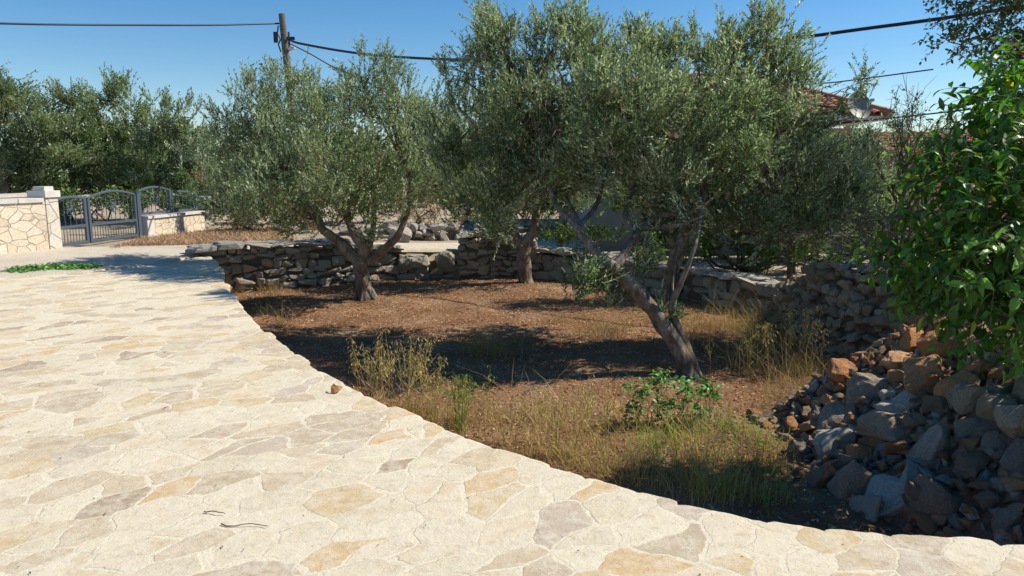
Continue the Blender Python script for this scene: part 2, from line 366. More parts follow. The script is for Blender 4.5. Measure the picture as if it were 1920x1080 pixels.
# ---- garden soil
def gz(x, y):
    x = np.atleast_1d(np.asarray(x, float)); y = np.atleast_1d(np.asarray(y, float))
    z = GZ+.05*fbm(x, y, .55, 9)+.012*fbm(x, y, 3.0, 5)
    return z
X, Y, F = grid_sheet(-8, 6.2, 2.2, 18, .1)
keep = inpoly(np.stack([X, Y], 1), garden_poly)
Z = gz(X, Y); F = F[keep[F].all(1)]
used = np.unique(F); rm = -np.ones(len(X), int); rm[used] = np.arange(len(used))
tag(mk('garden_soil', np.column_stack([X, Y, Z])[used], rm[F], M_soil, smooth=True), kind='structure')
# ---- heap
def heap(x, y):
    x = np.asarray(x, float); y = np.asarray(y, float)
    b = .70*(x-2.55+.13*(y-6)-.10*np.sin(y*2.1))
    top = .22-.25*np.clip((5.3-y), 0, 1)
    return -.92+np.minimum(np.maximum(b, -.3), top+.92)-1.1*np.clip(y-7.2, 0, 2)
X, Y, F = grid_sheet(2.2, 5.4, 3.4, 9.2, .1); Z = heap(X, Y)+.04*fbm(X, Y, 2.2, 2)
tag(mk('earth_bank', np.column_stack([X, Y, Z]), F, M_bank, smooth=True), kind='structure')
# ---- paving: sheet from the ragged edge curve back to the left / behind the camera, with a real thickness
E = spline(edge[:20], 600); E = np.vstack([E, spline(edge[19:], 40)[1:]])
seg = np.linalg.norm(np.diff(E, axis=0), axis=1); arc = np.concatenate([[0], np.cumsum(seg)])
T = nrm(np.gradient(E, axis=0)); Nn = np.stack([-T[:, 1], T[:, 0]], 1)   # points to the garden
bnd = [0.0]
while bnd[-1] < arc[-1]: bnd.append(bnd[-1]+rng.uniform(.22, .5))
bnd = np.array(bnd); off = rng.uniform(-.035, .035, len(bnd)); idx = np.searchsorted(bnd, arc, side='right')-1
u = (arc-bnd[idx])/np.diff(np.append(bnd, bnd[-1]+.3))[idx]
jit = off[idx]+.022*(1-(2*u-1)**6)-.02+.012*fbm(arc, arc*0, 9, 1)
Ej = E+Nn*jit[:, None]
nE = len(E)
win = np.interp(arc, [0, .6, 2.0], [.04, .1, .3])
In = E-Nn*win[:, None]
V = np.vstack([np.column_stack([Ej, np.full(nE, -.022)]), np.column_stack([Ej-Nn*.012, np.full(nE, -.004)]), np.column_stack([Ej-Nn*.035, np.zeros(nE)]), np.column_stack([In, np.zeros(nE)]),
               np.column_stack([Ej-Nn*.015, np.full(nE, -.14)])])
k = np.arange(nE-1)
Fq = [np.stack([a*nE+k, b_*nE+k, b_*nE+k+1, a*nE+k+1], -1) for a, b_ in ((0,1),(1,2),(2,3))]+[np.stack([k, k+1, 4*nE+k+1, 4*nE+k], -1)]
bm = bmesh.new(); fr = [tuple(G(x, y, 0)[:2]) for x, y in ((-700,600),(-400,566),(0,521),(120,513),(250,502),(330,490))]
outer = [(14,-5),(-18,-5),(-18,fr[0][1])]+fr
ring = [bm.verts.new((q[0], q[1], 0)) for q in list(In[::4])+outer]
# right-hand end closes at the last edge point
bmesh.ops.triangulate(bm, faces=[bm.faces.new(ring)], ngon_method='BEAUTY'); bm.normal_update()
for f in bm.faces:
    if f.normal.z < 0: f.normal_flip()
bm.verts.index_update(); n0 = len(V)
V = np.vstack([V, [v.co[:] for v in bm.verts]]); F3 = np.array([[v.index for v in f.verts] for f in bm.faces])+n0; bm.free()
tag(mk('paving', V, [np.concatenate(Fq)[:, ::-1], F3], M_paving, smooth=False), kind='structure')
# ---- road beyond paving
far = np.array([G(x, y, 0)[:2] for x, y in [(-400,560),(0,521),(120,512),(250,500),(330,488),(400,476)]])
rd = []
ro_out = np.array([G(x, y, 0)[:2] for x, y in [(-400,466),(0,468),(104,466),(330,462),(400,463),(460,461)]])
far[:, 1] -= np.array([.5,.25,.3,.25,.15,0]); far = np.vstack([far, [[-5.0,15.5]]]); ro_out = np.vstack([ro_out, [[-3.5,18.0]]])
a = spline(far, 60); a[:48, 1] += .22*fbm(a[:48, 0], a[:48, 0]*0, 1.3, 6); b_ = spline(ro_out, 60)
extra_a = np.array([[-3.4,16.6],[-1,17.6],[2,18.0]]); extra_b = np.array([[-3.0,18.3],[-.5,19.3],[2,20]])
a = np.vstack([a, extra_a]); b_ = np.vstack([b_, extra_b])
rows = np.array([a*(1-t)+b_*t for t in [0,.03,.09]+list(np.linspace(.18, 1, 9))]); n_ = len(a)
P = rows.reshape(-1, 2); Z = outz(P)+.045+.012*fbm(P[:, 0], P[:, 1], .9, 8)
Z[:n_] -= .07
i = np.arange(11)[:, None]*n_+np.arange(n_-1)[None]
tag(mk('road', np.column_stack([P, Z]), np.stack([i, i+1, i+n_+1, i+n_], -1).reshape(-1, 4), M_road, smooth=True), kind='structure')

# ------------------------------------------------------------------ stones
def hull_template(seed, box=.5, npts=16, sub=False):
    r = np.random.default_rng(seed); bm = bmesh.new()
    q = nrm(r.normal(size=(npts, 3))); q = np.sign(q)*np.abs(q)**box; q = q/np.abs(q).max(0)
    for c in q: bm.verts.new(c*.5)
    res = bmesh.ops.convex_hull(bm, input=list(bm.verts))
    bmesh.ops.delete(bm, geom=[g for g in set(res['geom_interior']+res['geom_unused']) if isinstance(g, bmesh.types.BMVert)], context='VERTS')
    bmesh.ops.bevel(bm, geom=list(bm.edges), offset=.02, segments=1, affect='EDGES', profile=.6)
    bmesh.ops.triangulate(bm, faces=list(bm.faces)); bm.verts.ensure_lookup_table()
    V = np.array([v.co[:] for v in bm.verts]); F = np.array([[v.index for v in f.verts] for f in bm.faces]); bm.free()
    return V, F
TPL = [hull_template(s, .55, 18) for s in range(14)]
TPLF = [hull_template(100+s, .8, 13) for s in range(12)]
def rotm(a, b, c):
    ca, sa, cb, sb, cc, s_c = math.cos(a), math.sin(a), math.cos(b), math.sin(b), math.cos(c), math.sin(c)
    Rx = np.array([[1,0,0],[0,ca,-sa],[0,sa,ca]]); Ry = np.array([[cb,0,sb],[0,1,0],[-sb,0,cb]]); Rz = np.array([[cc,-s_c,0],[s_c,cc,0],[0,0,1]])
    return Rz@Ry@Rx
def stone(mb, c, size, rz=0, tilt=.1, tpl=None, r=rng):
    V, F = (tpl or TPL)[r.integers(len(tpl or TPL))]
    M = rotm(r.normal()*tilt, r.normal()*tilt, rz+r.normal()*tilt*.5)
    fl = r.choice([-1, 1]); V = V*np.array([1, 1, 1.0])
    if r.random() < .5: V = V*[1,1,-1]; F = F[:, ::-1]
    mb.add((V*np.array(size))@M.T+np.array(c), F)
def path_at(path, s):
    seg = np.linalg.norm(np.diff(path, axis=0), axis=1); a = np.concatenate([[0], np.cumsum(seg)])
    s = min(max(s, 0), a[-1]); i = min(np.searchsorted(a, s, side='right')-1, len(seg)-1); f = (s-a[i])/seg[i]
    p = path[i]*(1-f)+path[i+1]*f; t = (path[i+1]-path[i])/seg[i]; return p, t, s/a[-1]
def plen(path): return np.linalg.norm(np.diff(path, axis=0), axis=1).sum()
def dry_wall(name, path, ztop, zbot, thick, front, label, mat, capmat=None, hw=(.12,.22), ww=(.14,.4), lean=.0, capw=(.25,.5), caph=(.05,.09), overhang=.04, tilt=.1, jag=.03, seed=1, group=None):
    """front=+1: visible face is on the right-hand side of the path direction"""
    r = np.random.default_rng(seed); p0 = path[0]
    root = empty(name, (path[:, 0].mean(), path[:, 1].mean(), zbot)); tag(root, label, 'wall', group)
    mb = MB(); Lp = plen(path); zt = lambda f: np.interp(f, np.linspace(0, 1, len(ztop)), ztop)
    # core
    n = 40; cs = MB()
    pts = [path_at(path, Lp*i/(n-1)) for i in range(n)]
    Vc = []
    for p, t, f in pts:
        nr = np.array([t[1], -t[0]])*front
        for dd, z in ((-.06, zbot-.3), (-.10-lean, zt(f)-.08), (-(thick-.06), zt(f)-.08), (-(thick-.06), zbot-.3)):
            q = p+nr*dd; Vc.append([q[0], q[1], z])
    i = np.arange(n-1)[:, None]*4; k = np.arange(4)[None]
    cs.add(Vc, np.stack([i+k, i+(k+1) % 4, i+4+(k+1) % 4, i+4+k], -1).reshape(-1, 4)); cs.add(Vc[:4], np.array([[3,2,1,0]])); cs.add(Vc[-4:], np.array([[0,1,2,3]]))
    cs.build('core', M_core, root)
    z = zbot-.1; ci = 0; zmax = max(ztop)
    while z < zmax:
        h = r.uniform(*hw); s = -r.uniform(0, .1)
        while s < Lp+.05:
            wd = r.uniform(*ww)*(1.3 if z < zbot+.1 else 1)
            p, t, f = path_at(path, s+wd/2); top = zt(f)
            hh = h*r.uniform(.85, 1.2)
            if z+hh*.6 < top:
                nr = np.array([t[1], -t[0]])*front; ln = lean*(z-zbot)/max(top-zbot, .1)
                d = r.uniform(.22, .32); zz_ = z+h/2+r.normal()*.015+ (.03*math.sin(s*3+ci))
                q = p+nr*(-d/2-ln+r.uniform(-jag, jag))
                stone(mb, (q[0], q[1], zz_), (wd*1.1, d, hh*1.12), math.atan2(t[1], t[0]), tilt, r=r)
                if r.random() < .35:   # chink stone
                    q = p+t*wd*.5+nr*(-.06-ln); stone(mb, (q[0], q[1], z+r.uniform(0, h)), (r.uniform(.05,.1), .1, r.uniform(.04,.08)), 0, .5, r=r)
                # back face, coarser
                if r.random() < .8:
                    q = p-nr*(thick-.12); stone(mb, (q[0], q[1], zz_), (wd*1.1, .25, hh*1.12), math.atan2(t[1], t[0]), tilt, r=r)
            s += wd
        z += h; ci += 1
    mb.build('stonework', mat, root)
    if capmat:
        cb = MB(); s = -overhang*2
        while s < Lp:
            wd = r.uniform(*capw); p, t, f = path_at(path, s+wd/2); nr = np.array([t[1], -t[0]])*front; hc = r.uniform(*caph)
            zc = zt(f)+hc*.3+r.uniform(-.015, .02)
            for side in (0, 1):
                if side == 1 and r.random() < .1: continue
                dpt = (thick+.1)*r.uniform(.5, .62); cc = overhang-dpt/2 if side == 0 else -(thick-dpt/2)-.02
                q = p+nr*(cc-lean)+(t*(s+wd/2-np.clip(s+wd/2, 0, Lp)))
                stone(cb, (q[0], q[1], zc+side*.015), (wd*1.08, dpt*1.15, hc*1.5), math.atan2(t[1], t[0])+r.normal()*.08, .06, r=r)
            s += wd*.93
        cb.build('coping', capmat, root)
    return root
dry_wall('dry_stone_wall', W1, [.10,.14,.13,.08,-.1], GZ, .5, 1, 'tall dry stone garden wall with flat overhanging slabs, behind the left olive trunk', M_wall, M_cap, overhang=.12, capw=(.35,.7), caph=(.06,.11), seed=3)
dry_wall('dry_stone_wall', W1b, [-.28,-.36,-.3], GZ, .45, 1, 'low broken stretch of stone wall carrying round boulders', M_wall, None, seed=5)
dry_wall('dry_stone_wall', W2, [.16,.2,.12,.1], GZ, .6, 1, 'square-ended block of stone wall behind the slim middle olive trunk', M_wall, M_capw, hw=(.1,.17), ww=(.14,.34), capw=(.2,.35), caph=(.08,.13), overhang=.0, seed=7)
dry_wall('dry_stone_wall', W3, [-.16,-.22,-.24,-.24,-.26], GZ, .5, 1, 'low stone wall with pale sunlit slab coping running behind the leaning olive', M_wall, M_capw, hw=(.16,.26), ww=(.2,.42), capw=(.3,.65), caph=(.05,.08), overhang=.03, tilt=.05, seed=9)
dry_wall('dry_stone_wall', W4, [-.2,.05,.40,.46,.42,.4], GZ, .7, 1, 'high bulging brown dry stone wall behind the tall dry grass', M_wallr, None, hw=(.08,.16), ww=(.1,.24), lean=.18, tilt=.3, jag=.06, seed=11)
dry_wall('dry_stone_wall', W5, [.12,.16,.2,.2], GZ-.1, .6, 1, 'dark rough stone wall at the right under the citrus leaves', M_wallr, None, hw=(.13,.22), ww=(.13,.27), lean=.12, tilt=.35, jag=.06, seed=13)
# retaining wall under the paving edge
rw = E[:620:6]-Nn[:620:6]*.12
dry_wall('retaining_wall', rw, [-.16,-.16], GZ, .3, -1, 'stone retaining wall carrying the curved paving edge', M_wall, None, hw=(.16,.24), ww=(.25,.5), seed=15)
# rubble wall across the path behind
RB = np.array([A(640,462,19.5)[:2], A(760,462,20.0)[:2], A(880,458,20.6)[:2], A(1010,455,21.0)[:2], A(1110,455,21.4)[:2]])
dry_wall('rubble_wall', RB, [.10,.18,.08,.2,.1], -.3, .7, 1, 'pale tumbled rubble wall across the sandy path in the background', M_wallw, None, hw=(.14,.26), ww=(.18,.45), tilt=.4, jag=.12, seed=17)

def rock(name, c, size, mat, label, cat='rock', group=None, seed=0, tpl=TPLF, rot=None):
    r = np.random.default_rng(seed); V, F = tpl[r.integers(len(tpl))]
    M = rotm(*(rot if rot else r.uniform(-.5, .5, 3)))
    # roughen : subdivide via bmesh
    bm = bmesh.new(); vs_ = [bm.verts.new(v) for v in (V*np.array(size))@M.T]
    for f in F: bm.faces.new([vs_[k] for k in f])
    bmesh.ops.subdivide_edges(bm, edges=[e for e in bm.edges if e.calc_length() > .12*max(size)], cuts=3, use_grid_fill=True)
    for v in bm.verts:
        v.co += Vector(v.co).normalized()*max(size)*(.07*mnoise.fractal(v.co*(2.4/max(size))+Vector((seed, 0, 0)), .8, 2, 4)+.03*mnoise.noise(v.co*(9/max(size))))
    me = bpy.data.meshes.new(name); bm.to_mesh(me); bm.free(); me.materials.append(mat)
    o = bpy.data.objects.new(name, me); o.location = c; col.objects.link(o); tag(o, label, cat, group); return o
rock('boulder', A(835,492,16.75), (.42,.35,.50), M_wall, 'tall round-topped boulder at the right end of the broken wall', 'boulder', 'boulders on the broken wall', 1, TPL, (.1,.1,0))
rock('boulder', A(786,490,16.8), (.48,.4,.30), M_wall, 'flat-topped boulder on the broken wall, just left of the tall boulder', 'boulder', 'boulders on the broken wall', 2, TPL, (0,.05,.3))
rock('boulder', A(759,494,16.75), (.3,.3,.3), M_wall, 'small boulder on the broken wall, leftmost of the boulders there', 'boulder', 'boulders on the broken wall', 3, TPL, (.2,.1,.3))
rock('boulder', A(750,440,19.3), (.55,.5,.5), M_wallw, 'big pale boulder on the rubble wall behind the left olive', 'boulder', None, 4, TPL, (.3,.4,.3))
rock('boulder', A(938,450,17.1), (.8,.5,.32), M_wallw, 'wide pale boulder lying on top of the square-ended wall', 'boulder', None, 6, TPL, (.0,.1,.1))

# rubble heap: march the ray to the heap surface
def heap_hit(px, py):
    d = ray(px, py); best = None
    for t in np.arange(3.5, 12, .02):
        p = np.array([0, 0, CAMZ])+d*t
        s_ = max(float(heap(p[0], p[1])) if 2.2 < p[0] < 5.4 and 3.4 < p[1] < 9.2 else -9, GZ)
        if p[2] <= s_: return np.array([p[0], p[1], s_])
    return p
big = [  # px, py, w px, h px, material, label
 (1660,945,95,75,M_rblue,'pale grey squarish block nearest the paving edge in the heap'),
 (1745,955,120,85,M_rtan,'broad rusty brown slab low in the heap beside the pale block'),
 (1600,930,70,110,M_rtan,'tall reddish pointed rock standing left of the pale block'),
 (1568,838,85,55,M_rblue,'pale wedge-shaped rock on the left side of the heap'),
 (1668,822,130,65,M_rtan,'long brown rock in the middle of the heap'),
 (1745,855,60,110,M_rgrey,'upright dark grey rock leaning by the wall in the heap'),
 (1565,793,70,48,M_rgrey,'grey rounded rock near the left top of the heap'),
 (1622,745,60,75,M_rgrey,'upright grey slab near the top of the heap'),
 (1578,768,100,26,M_rorng,'thin flat orange slab across the heap'),
 (1670,752,42,32,M_rblue,'small pale cube-like stone near the heap top'),
 (1760,662,62,55,M_rorng,'big knobbly orange rock under the citrus leaves'),
 (1712,648,50,42,M_rorng,'deep orange rock left of the knobbly one'),
 (1692,682,60,42,M_rorng,'flat-faced orange tan rock with a broad top'),
 (1730,722,80,75,M_rorng,'largest orange rock in the heap crest'),
 (1795,745,55,60,M_rorng,'orange rock touching the top of the right wall'),
 (1588,708,50,40,M_rorng,'lone orange rock at the left crest of the heap'),
 (1805,770,70,80,M_rgrey,'dark grey block at the corner of the right wall'),
 (1690,768,90,34,M_rblue,'long pale flat stone across the heap top'),
 (1615,865,40,34,M_rorng,'small orange rock in the middle left of the heap'),
 (1720,805,50,45,M_rtan,'pinkish tan rock in the middle right of the heap'),
 (1710,905,52,60,M_rblue,'pale split stone right of the squarish block'),
 (1540,905,60,45,M_rtan,'brown rock at the lower left foot of the heap')]
for q, (px, py, wp_, hp_, m_, lb) in enumerate(big):
    p = heap_hit(px, py); dd = p[1]*cp+(CAMZ-p[2])*sp; s_ = dd/FPX*(1.35 if m_ is M_rorng else 1.1)
    rock('rubble_stone', p+np.array([0,0,.02]), (wp_*s_*1.02, (wp_+hp_)/2*s_*.9, hp_*s_*1.05), m_, lb, 'rock', 'named rocks of the rubble heap', 20+q, TPLF if q % 3 else TPL, tuple(np.random.default_rng(q).uniform(-.35,.35,3)))
cls = [('grey', M_rgrey, .34), ('pale grey', M_rblue, .14), ('rust orange', M_rorng, .17), ('tan brown', M_rtan, .35)]
protos = {}
rr_ = np.random.default_rng(77); cnt = 0; placed = []
while cnt < 290:
    x = rr_.uniform(2.35, 4.3); y = rr_.uniform(4.1, 8.0)
    if x > 3.45 and y < 5.7: continue
    if x > 4.1 and y > 7.2: continue
    if float(heap(x, y)) < GZ-.12: continue
    s_ = .12+.18*rr_.random()**1.3
    if any((x-a)**2+(y-b)**2 < ((s_+c)*.36)**2 for a, b, c in placed): s_ *= .6
    placed.append((x, y, s_))
    pr = [.28,.10,.24,.38] if x < 3.2 else [.16,.05,.50,.29]
    ci = rr_.choice(4, p=pr); nm, m_, _ = cls[ci]; key = (ci, int(rr_.integers(6)))
    z = max(float(heap(x, y)), GZ)+s_*.22
    if key not in protos:
        o = rock('rubble_stone', (x, y, z), (1,.8,.65), m_, '', 'rock', None, 300+ci*10+key[1]); protos[key] = o
    else:
        o = protos[key].copy(); col.objects.link(o)
    o.location = (x, y, z); o.scale = (s_*rr_.uniform(.9,1.5), s_*rr_.uniform(.8,1.3), s_*rr_.uniform(.6,1.2)); o.rotation_euler = tuple(rr_.uniform(-.6, .6, 2))+(rr_.uniform(0, 6.3),)
    hz_ = float(heap(x, y)); sz = None; where = 'along the crest' if hz_ > -.05 else 'on the upper slope' if hz_ > -.35 else 'on the lower slope' if hz_ > -.7 else 'at the foot'
    sz = 'fist-sized' if s_ < .17 else 'head-sized'
    tag(o, f'{sz} loose {nm} stone {where} of the rubble heap', 'rock', f'{sz} {nm} stones {where} of the heap'); cnt += 1

gmb = MB(); rg = np.random.default_rng(31); k_ = 0
while k_ < 900:
    x = rg.uniform(2.45, 4.4); y = rg.uniform(3.9, 8.2)
    if x > 3.5 and y < 5.5: continue
    if float(heap(x, y)) < GZ-.02 or y > 7.9: continue
    z = max(float(heap(x, y)), GZ); s_ = rg.uniform(.03, .12)
    stone(gmb, (x, y, z+s_*.3), (s_*1.4, s_, s_*.8), rg.uniform(0, 6), .6, TPLF, rg); k_ += 1
M_chips = rock_mat('rubble_chips', [(.32,.28,.23),(.50,.23,.10),(.40,.28,.19),(.42,.38,.33),(.36,.23,.14),(.24,.21,.18)], spot=(.36,.33,.28), blotch=.3)
tag(gmb.build('rubble_chips', M_chips), 'small broken stone chips filling the gaps of the rubble heap', 'rubble', kind='stuff')
# ------------------------------------------------------------------ vegetation generators
def leaves(P, D, N_, Ln, Wd, fold=0.0):
    """diamond leaves; P base, D dir, N_ approx normal"""
    D = nrm(D); S = nrm(np.cross(N_, D)); Nn_ = np.cross(D, S)
    L_ = Ln[:, None]; W_ = Wd[:, None]
    a = P; b = P+D*L_*.35-S*W_+Nn_*W_*fold; c = P+D*L_-Nn_*L_*.06; d = P+D*L_*.35+S*W_+Nn_*W_*fold
    V = np.stack([a, b, c, d], 1).reshape(-1, 3); n = len(P); i = np.arange(n)[:, None]*4
    return V, i+np.array([[0,3,2,1]])[:, ::-1]
def bigleaf(P, D, N_, Ln, Wd, curl=.25):
    """7-vertex leaf with a midrib fold and a curled tip"""
    D = nrm(D); S = nrm(np.cross(N_, D)); K = np.cross(D, S); L_ = Ln[:, None]; W_ = Wd[:, None]
    v = [P, P+D*L_*.3+S*W_*.9+K*W_*.3, P+D*L_*.68+S*W_*.75+K*W_*.2-K*L_*curl*.25, P+D*L_-K*L_*curl,
         P+D*L_*.68-S*W_*.75+K*W_*.2-K*L_*curl*.25, P+D*L_*.3-S*W_*.9+K*W_*.3, P+D*L_*.35, P+D*L_*.7-K*L_*curl*.3]
    V = np.stack(v, 1).reshape(-1, 3); n = len(P); i = np.arange(n)[:, None]*8
    q = [np.array([[6,0,1]]),np.array([[6,5,0]]),np.array([[3,7,2]]),np.array([[3,4,7]])]
    Q = [np.array([[7,6,1,2]]),np.array([[7,4,5,6]])]
    return V, [np.concatenate([i+a[:, ::1] for a in q]), np.concatenate([i+a for a in Q])]
def rand_in_blob(r, n, shell=.55):
    d = nrm(r.normal(size=(n, 3))); rad = r.random(n)**shell; return d*rad[:, None]
def shoots(r, blobs, n_per_m2, ls=(.18,.38), up=.7, leafL=(.042,.065), leafW=.0075, step=.022, spread=.5, wood=None):
    """blobs: list of (cx,cy,cz,rx,ry,rz). returns leaf verts/faces, twig mesh in wood"""
    Ps=[];Ds=[];Ls=[]
    for bl in blobs:
        c = np.array(bl[:3]); rad = np.array(bl[3:6]); n = int(n_per_m2*(rad[0]*rad[2]*3.14)*(.8+.4*r.random()))
        if n < 2: continue
        kc = max(2, n//12); q = rand_in_blob(r, kc, .40); pc = c+q*rad
        dc_ = nrm(q*.8+np.array([0,0,up+.25])+r.normal(size=(kc,3))*.4); j = r.integers(kc, size=n)
        sg_ = min(.12, .45*min(rad)); p = pc[j]+r.normal(size=(n,3))*sg_*np.array([1,1,.8]); d = nrm(dc_[j]+r.normal(size=(n,3))*.27)
        Ps.append(p); Ds.append(d); Ls.append(r.uniform(*ls, n))
    P = np.concatenate(Ps); D = np.concatenate(Ds); Lg = np.concatenate(Ls)
    k = int(np.mean(ls)/step); t = np.linspace(.08, 1, k)
    n = len(P); side = np.cross(D, np.array([0,0,1.])+r.normal(size=(n,3))*.3); side = nrm(side); oth = np.cross(D, side)
    ang = (np.arange(k) % 2)*np.pi/2+r.uniform(0, .6, (n, 1)); sg = 1
    LP=[];LD=[];LN=[]
    bend = nrm(r.normal(size=(n,3))+np.array([0,0,-.2]))*.12
    for s_ in (1, -1):
        rd_ = (np.cos(ang)[..., None]*side[:, None]+np.sin(ang)[..., None]*oth[:, None])*s_
        pp = P[:, None]+D[:, None]*(Lg[:, None]*t)[..., None]+bend[:, None]*(Lg[:, None]*t**2)[..., None]
        dd = D[:, None]*.75+rd_*spread+r.normal(size=(n, k, 3))*.18
        nn = D[:, None]*.9-rd_*.5+np.array([0,0,.4])+r.normal(size=(n, k, 3))*.45
        LP.append(pp.reshape(-1,3)); LD.append(dd.reshape(-1,3)); LN.append(nn.reshape(-1,3))
    LP=np.concatenate(LP);LD=np.concatenate(LD);LN=np.concatenate(LN)
    m = len(LP); keep = r.random(m) < .86; LP,LD,LN = LP[keep],LD[keep],LN[keep]; m=len(LP)
    V, F = leaves(LP, LD, LN, r.uniform(*leafL, m), np.full(m, leafW)*r.uniform(.7,1.3,m))
    if wood is not None:   # thin triangular twigs
        a = P; b = P+D*Lg[:, None]+bend*Lg[:, None]; w_ = .0028
        VV = np.stack([a+side*w_, a-side*w_*.5+oth*w_, a-side*w_*.5-oth*w_, b], 1).reshape(-1, 3); i = np.arange(n)[:, None]*4
        wood.add(VV, np.concatenate([i+[[0,1,3]], i+[[1,2,3]], i+[[2,0,3]]]))
    return V, F
def wander(a, b, n, amp, r, sag=0):
    a = np.array(a, float); b = np.array(b, float); t = np.linspace(0, 1, n)[:, None]; L = np.linalg.norm(b-a)
    k = r.normal(size=(4, 3))*amp*L; kn = spline(np.vstack([np.zeros(3), k, np.zeros(3)]), n)
    return a+(b-a)*t+kn+np.array([0,0,sag])*L*np.sin(np.pi*t)
def branches(mb, r, starts, blobs, r0=.03, per=1, n=9):
    S = np.array([s[:3] for s in starts])
    for bl in blobs:
        c = np.array(bl[:3])
        for _ in range(per):
            tgt = c+r.normal(size=3)*np.array(bl[3:6])*.35; j = np.argmin(np.linalg.norm(S-tgt, axis=1)+r.random(len(S))*.5)
            L = np.linalg.norm(tgt-S[j]); rad = min(r0, .012+.012*L)
            P = wander(S[j], tgt, n, .07, r, .06); mb.tube(P, np.linspace(rad, .004, n), 5, cap=False)
            for _k in range(3):
                i = r.integers(3, n-1); e = P[i]+r.normal(size=3)*np.array(bl[3:6])*.6+[0,0,.05]
                mb.tube(wander(P[i], e, 5, .08, r), np.linspace(rad*.45, .0025, 5), 4, cap=False)
def pxblobs(lst, Yd, squash=1.0, depth=1.0, shrink=0):
    out = []
    for e in lst:
        px, py, rp = e[:3]; rp = max(rp-shrink, 6); py = py+shrink*.9; Y_ = e[3] if len(e) > 3 else Yd
        c = A(px, py, Y_); dd = (c[1])*cp+(CAMZ-c[2])*sp; rr = rp/FPX*dd
        out.append((c[0], c[1], c[2], rr, rr*depth, rr*squash))
    return out
def limb(mb, pts, n=14, seg=10, wob=.25):
    """pts: px,py,Y,r"""
    Q = np.array([list(A(p[0], p[1], p[2]))+[p[3]] for p in pts]); S = spline(Q, n)
    mb.tube(S[:, :3], np.maximum(S[:, 3], .004), seg, wob); return S
def root_flare(mb, base, r0, r, k=6, gzv=None):
    for i in range(k):
        a = i/k*6.283+r.random()*.6; e = base+np.array([math.cos(a), math.sin(a), 0])*r0*2.1; e[2] = base[2]-.06
        s = base+np.array([math.cos(a), math.sin(a), 0])*r0*.55+[0,0,r0*1.5]
        mb.tube(spline(np.array([s, (s+e)/2+[0,0,-.02], e]), 6), np.linspace(r0*.5, r0*.22, 6), 7, .3)

def olive(name, label, base, limbs, blobs, dens, seed, mat=None, Ydep=None, group=None, per=1, leafL=(.042,.065), leafW=.0075, step=.022, ls=(.18,.38), flare=None, branch_r=.03):
    r = np.random.default_rng(seed); root = empty(name, tuple(base)); tag(root, label, 'tree', group)
    tr = MB(); st = []
    for l in limbs: S = limb(tr, l, max(8, 5*len(l))); st += [S[i] for i in range(len(S)//2, len(S))]
    if flare: root_flare(tr, np.array(base), flare, r)
    if not st: st = [np.array([base[0], base[1], base[2]+1, .1])]
    tr.build('trunk', M_bark, root, smooth=True)
    br = MB(); branches(br, r, st, blobs, branch_r, per); wood = br
    V, F = shoots(r, blobs, dens, ls=ls, leafL=leafL, leafW=leafW, step=step, wood=wood)
    wood.build('branches', M_twig, root, smooth=True)
    mk('crown', V, F, mat or M_olive, root); return root

# ---- tree 2 (front, leaning)
b2 = G(1292,702,GZ)
L2 = [[(1294,712,b2[1],.14),(1272,655,b2[1]+.05,.10),(1238,602,b2[1]+.05,.098),(1196,550,b2[1],.09),(1152,506,b2[1],.08),(1112,466,b2[1],.065),(1085,420,b2[1]+.1,.045),(1062,370,b2[1]+.2,.03)],
      [(1300,712,b2[1],.11),(1284,655,b2[1]+.1,.085),(1264,600,b2[1]+.15,.06),(1262,565,b2[1]+.1,.045),(1285,510,b2[1],.03),(1306,450,b2[1]-.1,.024),(1318,380,b2[1]-.1,.018),(1330,300,b2[1],.012)],
      [(1150,508,b2[1],.07),(1178,462,b2[1]+.1,.05),(1196,430,b2[1]+.15,.045),(1172,405,b2[1]+.2,.035),(1190,340,b2[1]+.2,.028),(1175,260,b2[1],.018)],
      [(1190,440,b2[1]+.15,.04),(1235,405,b2[1]+.1,.035),(1290,400,b2[1],.03),(1340,370,b2[1]-.2,.02),(1400,330,b2[1]-.3,.014)],
      [(1115,470,b2[1],.06),(1070,415,b2[1]-.1,.04),(1040,380,b2[1]-.1,.035),(1030,330,b2[1]-.1,.028),(1010,240,b2[1]-.1,.016)],
      [(1085,425,b2[1],.04),(1120,380,b2[1]+.4,.03),(1140,300,b2[1]+.5,.02)],
      [(1262,575,b2[1]+.15,.02),(1262,520,b2[1]+.2,.015),(1272,450,b2[1]+.25,.012),(1280,400,b2[1]+.3,.01)],
      [(1196,430,b2[1]+.15,.03),(1260,425,b2[1]-.1,.025),(1320,405,b2[1]-.2,.012)]]
L2 = [[(p[0], p[1], p[2]+min(1.6, max(0, (470-p[1])/90)), p[3]*(.8 if p[1] < 380 else 1)) for p in l] for l in L2]
c0 = b2[1]+2.1
